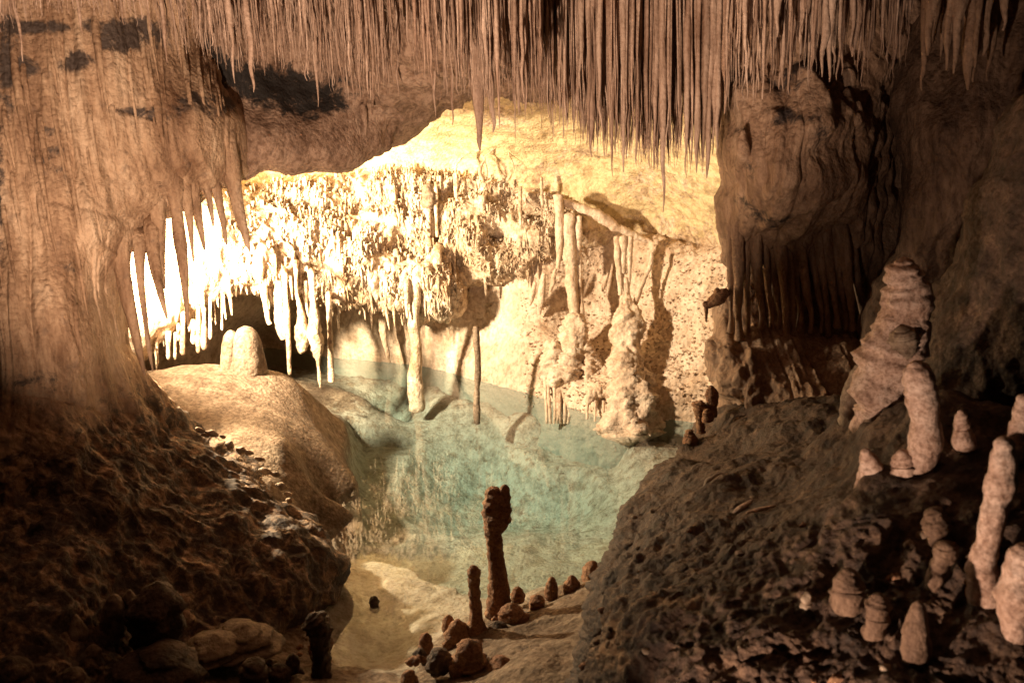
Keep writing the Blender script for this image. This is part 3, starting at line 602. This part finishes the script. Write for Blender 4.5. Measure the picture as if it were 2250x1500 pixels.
zone = lambda u: ('pale thin stalactite near the top left corner, before the left column' if u < 330 else 'pale thin stalactite in the comb above the dark stained hollow' if u < 800 else 'pinkish stalactite in the thicket over the brown part of the vault' if u < 1120
    else 'brown stalactite in the dense fringe left of the longest thin one' if u < 1450 else 'brown stalactite in the dense fringe beside the right column' if u < 1585 else 'pale stalactite in the cluster hanging above the right column')
for i, (u, v, Y, w) in enumerate(cand[:125]):
    V_, F_ = merge([ceil_stal(u, v, Y, w, i)]); o = mesh_obj('stalactite', V_, F_, M_stal, origin=P(u, v, Y)); tag(o, zone(u), 'stalactite', 'ceiling stalactites')
V_, F_ = merge([ceil_stal(u, v, Y, w, 500+i, n=10, seg=6) for i, (u, v, Y, w) in enumerate(cand[125:])])
o = mesh_obj('stalactite_thicket', V_, F_, M_stal); tag(o, 'dense thicket of thin straws filling the ceiling between the larger stalactites', 'stalactites', kind='stuff')

# dim stalactites in the dark upper right corner
for i in range(18):
    u = random.uniform(2000, 2260); Y = random.uniform(8.2, 8.9); v = random.uniform(60, 200)
    V_, F_ = merge([ceil_stal(u, v, Y, random.uniform(20, 42), 900+i, n=14, seg=9)]); o = mesh_obj('stalactite', V_, F_, M_right, origin=P(u, v, Y)); tag(o, 'dim brown stalactite in the dark upper right corner', 'stalactite', 'dark stalactites in the upper right corner')

# ------------------------------------------------------------------ formations at the back
def embed(pts, Y, d=.5):
    a = pts[0]; return [(a[0], a[1]-14, a[2]*1.1, Y+d)] + [(q[0], q[1], q[2], q[3] if len(q) > 3 else Y) for q in pts]
def back_spire(pts, Y, label, mat=M_back, name='stalactite', cat='stalactite', group=None, **kw):
    kk = dict(n=40, seg=14, amp=.30, freq=6, pop=.06, vs=.6); kk.update(kw)
    if cat == 'stalactite' and 455 <= pts[0][1] < 690 and Y > 15.05:
        Y = float(pA.reshape(-1, 3)[np.argmin((UA-pts[0][0])**2 + (VA-pts[0][1])**2)][1]) - .04
    o = spire(name, px(embed(pts, Y, .3) if cat in ('stalactite', 'column') and pts[0][1] >= 455 else pts, Y), mat, **kk); tag(o, label, cat, group); return o
back_spire([(650,590,10),(652,640,7),(660,675,12),(664,710,24),(663,745,30),(662,768,20),(661,776,8)], 14.6, 'teardrop-shaped stalactite with a rounded granular bulb, hanging before the dark hollow', pop=.25, seed=1)
back_spire([(685,610,14),(688,655,12),(692,700,26),(694,735,30),(696,765,24),(699,795,12),(702,830,8),(704,853,3)], 14.5, 'spindle-shaped stalactite with a granular bulge and a long thin tail', pop=.25, seed=2)
back_spire([(625,610,14),(630,690,13),(634,760,11),(637,822,8)], 14.5, 'long thin column reaching the mound, left of the teardrop stalactite', seed=3)
back_spire([(612,620,18),(612,680,24),(616,720,26),(622,745,12)], 14.7, 'broad drapery stalactite beside the long thin column', squash=.5, seed=4)
back_spire([(722,660,12),(725,740,13),(727,800,13),(728,838,14)], 14.9, 'pale post standing at the left edge of the pool', seed=5)
back_spire([(740,650,10),(743,700,8),(745,735,3)], 15.1, 'thin stalactite just right of the pale post', seed=6)
back_spire([(580,620,14),(584,665,13),(588,700,10),(592,712,12)], 14.6, 'short forked stalactite with a blunt end, left of the broad drapery', seed=7)
for i, (u, v0, v1, w) in enumerate([(402,700,780,12),(436,690,775,11),(448,690,768,13),(370,735,790,14),(392,720,748,8),(425,720,755,18),(462,668,745,8),(488,655,725,7),(345,765,805,10),(385,740,790,9)]):
    back_spire([(u, v0, w*.8), (u, (v0+v1)/2, w*.8), (u, v1-8, w), (u, v1, w*.5)], 13.35, ['club-ended pale stalactite low under the left end of the overhang', 'thin pale stalactite low under the left end of the overhang'][0 if w > 10 else 1], group='pale clubs under the left end of the overhang', seed=20+i, n=16, seg=9)
# stumps on the mound
fm = root('broken_column', P(545, 815, 12.9), 'pair of pale truncated column stumps standing on top of the rounded mound', 'column stump')
for i, pts in enumerate([[(506,815,44),(506,785,42),(505,760,36),(507,738,30),(507,728,16)], [(545,816,84),(545,790,74),(543,765,64),(540,740,52),(538,722,30)], [(580,812,16),(574,780,14),(566,755,10)]]):
    g = px([(a, b, c) for a, b, c in pts], 12.95); V_, F_ = merge([spire_geo(g, n=20, seg=18, amp=.10, freq=4, flute=.06, pop=.05, seed=30+i)])
    o = mesh_obj('stump', V_, F_, M_mound, attr=np.zeros(len(V_))); o.parent = fm; o.matrix_parent_inverse = Matrix.Translation(-Vector(fm.location))
# pool columns
back_spire([(912,600,26),(912,660,30),(910,690,22),(912,740,24),(913,790,28),(914,835,30),(915,860,32),(916,900,34)], 15.65, 'slender cream column rising from the water to the overhang', name='column', cat='column', seed=8)
back_spire([(1046,718,12),(1046,740,14),(1049,790,16),(1048,840,14),(1047,880,14),(1048,930,16)], 14.6, 'brown post standing alone in the water before the pink wall', mat=M_mound, name='stalagmite', cat='stalagmite', seed=9)
back_spire([(838,690,12),(842,730,16),(850,770,12),(856,796,6)], 16.8, 'ribbed rib of rock leaning down to the far waterline', mat=M_wall, name='rock_rib', cat='rock rib', seed=10)
for i, (u, v0, v1, w, Y) in enumerate([(925,560,655,16,15.4),(942,540,672,14,15.3),(962,560,688,22,15.3),(975,570,650,10,15.4),(986,590,668,11,15.5),(1002,600,690,16,15.6),(940,430,520,14,16.2),(948,480,560,12,16),(958,400,520,9,16.2),(1066,590,650,7,16.0),(870,560,640,12,15.8),(893,620,700,10,15.8),(1000,380,450,7,16.4),(1143,410,510,7,16.1),(1060,430,480,12,16.2),(1190,390,460,8,16.2)]):
    labs = ['blunt stalactite above the slender cream column','lumpy stalactite right of the slender cream column','thickest club-like stalactite of the bunch at the overhang corner','thin rod in the bunch at the overhang corner','ribbed rod near the corner of the overhang','outermost stalactite of the bunch, beside the bare pink wall','short cream stalactite below the round dark knob','cream drip just under the overhang ridge middle','thin long drip left of the round dark knob','thin lone stalactite over the bare pink wall','pale drip before the small cave in the overhang','pale drip low between the small cave and the bunch','straw hanging below the left root branch','straw high on the right part of the overhang','short knob-like stalactite in the middle of the overhang','pale straw close to the big drapery cluster']
    back_spire([(u, v0, w*1.1), (u, v0+(v1-v0)*.5, w), (u+2, v1-6, w*.8), (u+2, v1, w*.3)], Y, labs[i], seed=40+i, n=18, seg=9)
back_spire([(940,405,14),(939,425,26),(941,445,26),(942,460,12)], 16.2, 'round dark knob on the crusted overhang under the ridge', mat=M_mound, name='boulder', cat='rock knob', pop=.3, seed=11)

# drapery cluster and its pedestal
cl = root('column_cluster', P(1265, 905, 15.0), 'tall cluster of hanging draperies above a root-like dripping pedestal at the far wall', 'column cluster')
parts = [('drapery', [(1226,428,18),(1228,480,18),(1229,540,15),(1226,590,12)]), ('drapery', [(1250,470,22),(1252,530,30),(1254,570,30),(1258,592,14)]), ('drapery', [(1272,475,16),(1272,530,14),(1268,580,12),(1268,600,7)]), ('drapery', [(1240,480,12),(1243,540,12),(1246,580,12)]),
         ('shaft', [(1256,580,26),(1256,620,26),(1259,660,26),(1262,702,24)]), ('shaft', [(1274,560,9),(1274,620,8),(1277,660,10),(1279,710,16)]), ('pedestal', [(1262,690,30),(1262,720,52),(1258,760,64),(1252,800,84),(1245,830,100)]), ('pedestal', [(1215,750,34),(1215,800,62),(1222,845,50)]), ('pedestal', [(1286,760,34),(1294,810,54),(1288,850,40)]), ('pedestal', [(1300,790,30),(1305,815,40),(1300,840,30)])]
for i in range(15):
    u = 1198 + i*7.6; parts.append(('root', [(u, 800 + random.uniform(-10, 10), 12), (u+random.uniform(-2, 5), 850, 9), (u+4+random.uniform(-3, 4), 905, 7), (u+4, 930, 6)]))
for i, (nm, pts) in enumerate(parts):
    vm = lambda v: float(np.interp(v, [430, 600, 700, 830, 905, 950], [15.75, 15.7, 15.4, 14.95, 14.55, 14.5])); pts = [(q[0], q[1], q[2], vm(q[1])) for q in pts]; yy = 15; V_, F_ = merge([spire_geo(px(pts, yy), n=50, seg=28 if nm == 'pedestal' else 12, amp=.3, freq=6, pop=.25 if nm == 'pedestal' else .08, seed=300+i)])
    o = mesh_obj(nm, V_, F_, M_wall); o.parent = cl; o.matrix_parent_inverse = Matrix.Translation(-Vector(cl.location))
cl2 = root('column_cluster', P(1385, 925, 14.6), 'bulky stalagmite joined to hanging draperies, standing in the water below the arched ledge', 'column cluster')
parts = [('drapery', [(1356,520,16),(1358,570,14),(1362,620,13),(1362,648,7)]), ('drapery', [(1370,520,18),(1370,560,14),(1370,600,12)]), ('drapery', [(1384,520,16),(1384,570,12),(1382,620,8),(1380,640,5)]), ('arm', [(1432,555,9),(1430,580,11),(1418,610,10),(1405,640,10),(1395,670,12)]),
         ('body', [(1375,610,10),(1376,640,16),(1375,665,34),(1380,700,62),(1380,740,68),(1378,780,72),(1382,830,96),(1386,880,112),(1386,915,118),(1388,950,140)]), ('body', [(1340,870,20),(1322,862,30),(1302,868,26),(1292,885,16)]), ('root', [(1292,870,10),(1290,900,7),(1290,920,6)]), ('root', [(1308,880,9),(1308,905,6),(1307,925,5)]), ('root', [(1326,880,9),(1326,900,7),(1326,920,6)])]
for i, (nm, pts) in enumerate(parts):
    pts = [(q[0], q[1], q[2], float(np.interp(q[1], [520, 640, 780, 900, 960], [15.3, 15.1, 14.5, 13.95, 13.85]))) for q in pts]
    V_, F_ = merge([spire_geo(px(pts, 15.0), n=90 if nm == 'body' else 26, seg=48 if nm == 'body' else 10, amp=.26, freq=5, pop=.2, seed=330+i, vs=.8)])
    o = mesh_obj(nm, V_, F_, M_wall); o.parent = cl2; o.matrix_parent_inverse = Matrix.Translation(-Vector(cl2.location))
back_spire([(1225,440,16),(1262,452,18),(1310,470,20),(1350,496,20),(1400,520,16),(1440,535,8)], 15.9, 'arched rock ledge running above the two column clusters', mat=M_wall, name='rock_ledge', cat='rock ledge', pop=.25, amp=.25, seed=12, n=60)
for i, (u, v0, v1, w) in enumerate([(1190,600,690,20),(1170,620,670,12),(1215,590,640,12),(1340,580,650,8),(1330,600,640,10)]):
    back_spire([(u+6, v0, w*.5), (u, (v0+v1)/2, w), (u-6, v1, w*.5)], 15.9, ['crooked rock flake left of the drapery cluster','small crooked flake beside the larger one, farther left','stubby flake touching the drapery cluster','thin upright spur between the two column clusters','short spur between the two column clusters'][i], mat=M_wall, name='rock_flake', cat='rock flake', seed=60+i, n=16, amp=.35, freq=8)

# root-like branches on the ridge
rb = root('root_tangle', P(1055, 395, 16.3), 'pale branching root tangle growing out over the ridge of the overhang', 'roots')
for i, b in enumerate([[(1004,440,8),(1004,400,8),(1003,368,9),(1012,348,8),(1032,334,5)], [(1063,398,12),(1053,380,12),(1056,362,10),(1066,350,9),(1062,343,7)], [(1068,395,8),(1070,370,7),(1066,348,7),(1078,334,8),(1092,322,10),(1110,314,6),(1122,316,3)], [(1092,322,5),(1084,316,4),(1078,312,3)], [(1104,320,5),(1114,308,3)], [(1116,322,4),(1118,340,4),(1126,356,3),(1132,372,2)], [(1066,400,6),(1078,398,6),(1086,384,3)], [(1003,368,6),(992,376,4),(985,372,2)], [(1056,370,6),(1048,352,4)]]):
    b = [(q[0]+random.uniform(-2, 2), q[1]+random.uniform(-2, 2), q[2]*.62) for q in b]; V_, F_ = merge([spire_geo(px(b, 16.3), n=24, seg=8, amp=.4, freq=12, seed=70+i)])
    o = mesh_obj('branch', V_, F_, M_back, attr=np.zeros(len(V_))); o.parent = rb; o.matrix_parent_inverse = Matrix.Translation(-Vector(rb.location))

# ------------------------------------------------------------------ stalagmites on the near bank in the pool foreground
def ground_spire(pts, Y, label, mat, name='stalagmite', cat='stalagmite', group=None, **kw):
    kk = dict(n=40, seg=24, amp=.18, freq=5, pop=.14, vs=.8, rings=.14); kk.update(kw)
    o = spire(name, px(pts, Y), mat, **kk); tag(o, label, cat, group); return o
def Yg0(u, v, z=0.): return float(G(u, v, z)[1])
tg = root('stalagmite', P(1092, 1345, 8.35), 'tall brown club-headed stalagmite standing at the near shore', 'stalagmite')
for i, (nm, pts) in enumerate([('shaft', [(1092,1350,60),(1096,1300,52),(1093,1250,40),(1088,1200,38),(1086,1170,46),(1090,1140,66),(1092,1115,64),(1086,1090,52),(1078,1075,30)]), ('knob', [(1102,1130,40),(1106,1095,32),(1109,1075,24),(1110,1066,12)])]):
    V_, F_ = merge([spire_geo(px(pts, 8.35 - .03*i), n=60, seg=26, amp=.16, freq=7, pop=.22, seed=1+i, vs=.8)])
    o = mesh_obj(nm, V_, F_, M_knob); o.parent = tg; o.matrix_parent_inverse = Matrix.Translation(-Vector(tg.location))
ground_spire([(1046,1385,44),(1046,1350,36),(1043,1310,30),(1041,1285,26),(1041,1262,34),(1041,1248,26),(1042,1242,10)], 7.9, 'smaller brown stalagmite with a rounded head, left of the tall club-headed one', M_knob, pop=.1, n=50, seg=22, freq=7, seed=3)
ground_spire([(708,1500,60),(706,1450,46),(704,1410,48),(700,1380,62),(690,1362,54),(682,1352,24)], 7.3, 'dark lumpy stalagmite by the shore at the bottom left of the pool', M_dark, pop=.25, n=44, seg=22, freq=7, seed=4)
def rock(u, v, w, h, Y, label, mat, seed, name='rock', cat='rock', group=None):
    pts = [(u, v+h*.5, w*.8), (u, v+h*.25, w), (u, v-h*.05, w*.95), (u, v-h*.32, w*.68), (u, v-h*.48, w*.25)]
    return ground_spire(pts, Y, label, mat, name, cat, group, n=22, seg=20, amp=.22, freq=7, pop=.15, seed=seed)
row = [(1137,1305,30,34,'small round-headed stalagmite just right of the tall club-headed one'),(1212,1290,28,48,'first pointed stump in the row by the near shore, light brown'),(1256,1288,36,50,'second pointed stump in the row by the near shore, darker'),(1302,1262,50,60,'third and biggest stump of the row, against the bank'),(1180,1322,46,30,'low slanting stump beside the round-headed stalagmite')]
for i, (u, v, w, h, lb) in enumerate(row): rock(u, v, w, h, Yg0(u, v+h*.4, .12), lb, M_knob, 20+i, 'stalagmite', 'stalagmite', 'stumps along the near shore')
rock(822, 1320, 24, 22, Yg0(822, 1328), 'small dark stone lying alone in the shallow water', M_dark, 31)
rock(742, 1288, 24, 18, Yg0(742, 1296), 'tiny dark stone at the left shore, near the shallow beach', M_dark, 32)
lumps = [(935,1418,46,56,'round dark boulder at the tip of the near shore'),(965,1450,60,50,'brown boulder behind the round dark one at the shore tip'),(1005,1390,54,60,'knobbly boulder at the foot of the smaller stalagmite'),(985,1372,28,44,'small dark knob left of the smaller stalagmite'),(1090,1385,56,36,'flat boulder between the two shore stalagmites'),(1122,1352,60,52,'rounded boulder at the foot of the tall club-headed stalagmite'),
         (1030,1440,90,70,'largest brown boulder below the smaller stalagmite'),(1145,1410,50,34,'dark wedge stone below the rounded boulder'),(1150,1362,40,30,'small angular stone under the row of stumps'),(1230,1380,70,50,'dark angular rock between shore and bank'),(1180,1450,90,60,'dark angular rock at the bottom centre'),(900,1490,50,36,'brown stone at the bottom edge below the shore tip'),(1100,1470,80,56,'dark lumpy rock at the bottom edge below the large brown boulder')]
for i, (u, v, w, h, lb) in enumerate(lumps): rock(u, v, w, h, Yg0(u, v+h*.35, .1 if v < 1430 else .25), lb, M_knob if i % 3 != 1 else M_dark, 50+i, 'boulder', 'boulder', 'boulders on the near shore')
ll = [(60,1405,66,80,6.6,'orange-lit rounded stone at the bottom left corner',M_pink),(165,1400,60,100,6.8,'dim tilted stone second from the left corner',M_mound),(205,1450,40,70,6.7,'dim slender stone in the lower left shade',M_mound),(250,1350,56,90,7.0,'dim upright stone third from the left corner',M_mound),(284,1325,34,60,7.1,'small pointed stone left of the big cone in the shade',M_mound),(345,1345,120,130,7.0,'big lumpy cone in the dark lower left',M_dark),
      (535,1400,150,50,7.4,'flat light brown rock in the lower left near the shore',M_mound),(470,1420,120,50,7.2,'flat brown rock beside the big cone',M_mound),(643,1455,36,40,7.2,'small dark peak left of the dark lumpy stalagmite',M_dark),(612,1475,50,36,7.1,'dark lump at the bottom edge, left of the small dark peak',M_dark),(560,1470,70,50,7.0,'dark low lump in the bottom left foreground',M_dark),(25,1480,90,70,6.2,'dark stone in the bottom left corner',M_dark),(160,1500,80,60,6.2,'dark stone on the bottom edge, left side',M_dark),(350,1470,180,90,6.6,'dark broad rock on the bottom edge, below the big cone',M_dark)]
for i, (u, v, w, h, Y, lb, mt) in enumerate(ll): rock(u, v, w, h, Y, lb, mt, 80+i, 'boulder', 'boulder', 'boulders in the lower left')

# pale stalagmites on the right
S = [
 ('big pale cone-shaped stalagmite, lit against the dark right wall', [(1930,935,70),(1930,890,112),(1935,855,130),(1955,810,140),(1968,765,150),(1982,715,130),(1992,665,112),(1992,630,92),(1986,602,66),(1986,580,50),(1986,568,20)], 5.3, M_pink, dict(n=80, seg=40, amp=.12, freq=5, pop=.12)),
 ('dark rounded knob stuck on the front of the big pale cone', [(1985,785,40),(1985,762,66),(1982,738,66),(1980,722,36)], 5.05, M_mound, dict()),
 ('smooth pale cylinder in front of the big pale cone', [(2015,1030,62),(2032,980,74),(2034,930,70),(2028,880,72),(2022,845,74),(2016,815,62),(2012,798,34)], 4.6, M_pink, dict(n=50, seg=26, amp=.06, freq=3, pop=.03)),
 ('narrow dim stalagmite leaning at the left of the big pale cone', [(1868,950,52),(1866,905,46),(1872,860,38),(1882,820,26),(1892,798,12)], 5.3, M_mound, dict()),
 ('small pale stub below the big pale cone, left', [(1920,1062,70),(1916,1040,66),(1908,1010,48),(1900,988,20)], 4.8, M_pink, dict()),
 ('small pale stub below the smooth pale cylinder', [(1990,1045,56),(1990,1025,60),(1984,1005,46),(1978,992,20)], 4.7, M_pink, dict()),
 ('small dim stub right of the smooth pale cylinder', [(2116,965,44),(2114,940,40),(2112,915,26),(2110,902,12)], 4.9, M_pink, dict()),
 ('speckled tall stalagmite near the right edge', [(2165,1310,60),(2160,1270,84),(2158,1235,74),(2170,1195,58),(2180,1150,72),(2190,1100,68),(2202,1050,66),(2206,1000,62),(2206,972,46),(2206,960,20)], 4.3, M_pink, dict(n=60, seg=28, amp=.07, freq=3, pop=.05)),
 ('dim stalagmite cut by the right edge, highest one', [(2235,1000,50),(2242,950,50),(2250,900,46),(2255,870,30)], 4.6, M_pink, dict()),
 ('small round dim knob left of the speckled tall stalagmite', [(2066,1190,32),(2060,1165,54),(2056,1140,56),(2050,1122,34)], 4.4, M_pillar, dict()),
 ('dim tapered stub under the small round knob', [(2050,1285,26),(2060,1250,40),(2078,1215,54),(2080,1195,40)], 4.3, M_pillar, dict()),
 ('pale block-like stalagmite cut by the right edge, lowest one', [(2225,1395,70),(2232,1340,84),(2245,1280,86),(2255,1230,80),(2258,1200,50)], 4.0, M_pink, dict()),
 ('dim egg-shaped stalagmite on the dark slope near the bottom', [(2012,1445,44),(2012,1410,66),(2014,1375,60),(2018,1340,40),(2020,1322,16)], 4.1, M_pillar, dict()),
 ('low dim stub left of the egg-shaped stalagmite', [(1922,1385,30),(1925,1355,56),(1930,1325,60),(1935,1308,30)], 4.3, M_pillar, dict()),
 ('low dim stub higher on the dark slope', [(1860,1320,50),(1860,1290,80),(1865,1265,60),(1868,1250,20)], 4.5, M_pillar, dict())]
for i, (lb, pts, Y, mt, kw) in enumerate(S):
    if 'knob stuck' not in lb:
        a = pts[0]; Y = float(fK(a[0], a[1])) + .02; pts = [(a[0] - (pts[1][0]-a[0])*.5, a[1]+30, a[2]*1.25, Y + .12), (a[0], a[1], max(a[2]*1.15, pts[1][2]))] + pts[1:]
    else: Y = YS1 - .16
    if i == 0: YS1 = Y
    ground_spire(pts, Y, lb, mt, group='stalagmites on the right slope', seed=140+i, **kw)
# small silhouettes on the bank crest
for i, (pts, Y, lb) in enumerate([([(1540,950,20),(1538,925,20),(1536,905,22),(1538,893,36),(1540,886,28)], 9.9, 'dark mushroom-headed stub on the bank crest by the far water'),([(1566,915,24),(1566,885,26),(1563,860,22),(1562,848,10)], 9.9, 'dark rounded stub at the foot of the right column'),([(1556,925,26),(1554,910,22),(1552,900,12)], 9.7, 'small reddish stub beside the mushroom-headed one'),([(1520,985,40),(1516,960,26),(1514,945,14)], 9.4, 'low dark lump below the mushroom-headed stub')]):
    ground_spire(pts, Y, lb, M_knob, seed=170+i, group='stubs on the bank crest')
# pale chips on the dark slope
for i, (u, v, w, h, lb) in enumerate([(1632,1112,44,30,'pale leaf-shaped stone chip on the dark slope'),(1672,1118,64,16,'long thin stone chip right of the leaf-shaped one'),(1570,1062,56,44,'brown flaky stone high on the dark slope')]):
    Y = float(fK(u, v)) - .12; c = P(u, v, Y); g = [(*P(u-w/2, v+h/2, Y), .01), (*P(u-w*.1, v+h*.1, Y), h*.45*Y/F), (*P(u+w*.25, v-h*.2, Y), h*.38*Y/F), (*P(u+w/2, v-h/2, Y), .008)]
    o = spire('stone_chip', g, M_pink if i < 2 else M_mound, n=16, seg=10, amp=.3, freq=9, squash=.5, seed=190+i); tag(o, lb, 'stone', 'stone chips on the dark slope')
# limestone chips along the foot of the left column
chips = [(u, v) for u, v in zip(np.linspace(440, 640, 15), np.interp(np.linspace(440, 640, 15), [440, 520, 560, 600, 640], [948, 985, 1005, 1050, 1105]))]
for i, (u, v) in enumerate(chips):
    w, h = random.uniform(8, 30), random.uniform(6, 14); u += random.uniform(-8, 8); v += random.uniform(-9, 5); Y = 9.75
    g = [(*P(u-w/2, v-h*.3, Y), .01), (*P(u, v, Y), h/2*Y/F), (*P(u+w/2, v+h*.3, Y), .01)]
    o = spire('stone', g, M_back, n=10, seg=9, amp=.35, freq=12, squash=1.4, seed=400+i); tag(o, 'small pale stone lying on the rim between the left column and the mound', 'stone', 'pale stones on the rim')

# hanging ribs on the face of the left column
def surf(pg, Ug, Vg, u, v):
    k = np.argmin((Ug-u)**2 + (Vg-v)**2); return pg.reshape(-1, 3)[k]
for i in range(58):
    u = random.uniform(10, 500); v1 = random.uniform(150, 420) if u > 260 else random.uniform(180, 800); ln = random.uniform(90, 300); w = random.uniform(6, 15)
    if u > 340: v1 = min(v1, 360)
    lean = (1450 - u) / 8300
    a = surf(pL, UL, VL, u - ln*lean, v1 - ln); b = surf(pL, UL, VL, u - ln*lean*.5, v1 - ln*.5); c = surf(pL, UL, VL, u, v1)
    r = w/2*c[1]/F
    g = [(*(a + [0, .06, 0]), r*.9), (*(a*.5+b*.5 + [0, -.2*r, 0]), r), (*(b + [0, -.5*r, 0]), r*.9), (*(b*.4+c*.6 + [0, -.5*r, 0]), r*.6), (*(c + [0, -.2*r, 0]), r*.2)]
    V_, F_ = merge([spire_geo(g, n=26, seg=9, amp=.35, freq=5, seed=700+i, vs=.4)])
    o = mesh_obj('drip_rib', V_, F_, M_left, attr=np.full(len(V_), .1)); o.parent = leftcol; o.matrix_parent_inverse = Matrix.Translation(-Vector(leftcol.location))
# loose stones on the slopes
def stone_at(c, sz, mat, label, group, sd, depth=0.):
    c = np.array(c); th = random.uniform(0, 3.1); d = np.array([math.cos(th), math.sin(th)*.5, random.uniform(-.3, .3)]) * sz
    g = [(*(c - d), sz*.25), (*(c - d*.5), sz*.62), (*(c + d*.1), sz*random.uniform(.55, .85)), (*(c + d*.7), sz*.4), (*(c + d), sz*.1)]
    V_, F_ = merge([spire_geo(g, n=14, seg=12, amp=.45, freq=1.4/sz, pop=.1, seed=sd, squash=random.uniform(.6, 1), vs=1)])
    o = mesh_obj('stone', V_, F_, mat, origin=c); tag(o, label, 'stone', group); return o
for i in range(46):
    u, v = random.uniform(1300, 2200), random.uniform(1120, 1490)
    if i % 3 == 0: u = float(np.interp(v, [1120, 1330, 1490], [1385, 1295, 1275])) + random.uniform(5, 90)
    stone_at(surf(pK, UK, VK, u, v), random.uniform(.02, .06), random.choice([M_bank, M_mound, M_knob, M_bank]), 'loose broken stone lying on the dark rough bank at the lower right', 'loose stones on the right bank', 800+i)
for i in range(40):
    u = random.uniform(900, 1290); v = random.uniform(np.interp(u, [900, 1000, 1330], [1440, 1380, 1300]), 1490)
    q = G(u, v, .12 if v < 1420 else .25); stone_at(q, random.uniform(.03, .09), random.choice([M_knob, M_dark, M_knob]), 'knobbly brown rubble stone on the near shore at the bottom centre', 'rubble on the near shore', 900+i)
for i in range(34):
    u = random.uniform(380, 720); v = random.uniform(1380, 1495); q = G(u, v, .22)
    stone_at(q, random.uniform(.03, .10), random.choice([M_dark, M_mound, M_knob]), 'dark rubble stone in the lower left foreground before the shallows', 'rubble in the lower left', 1000+i)
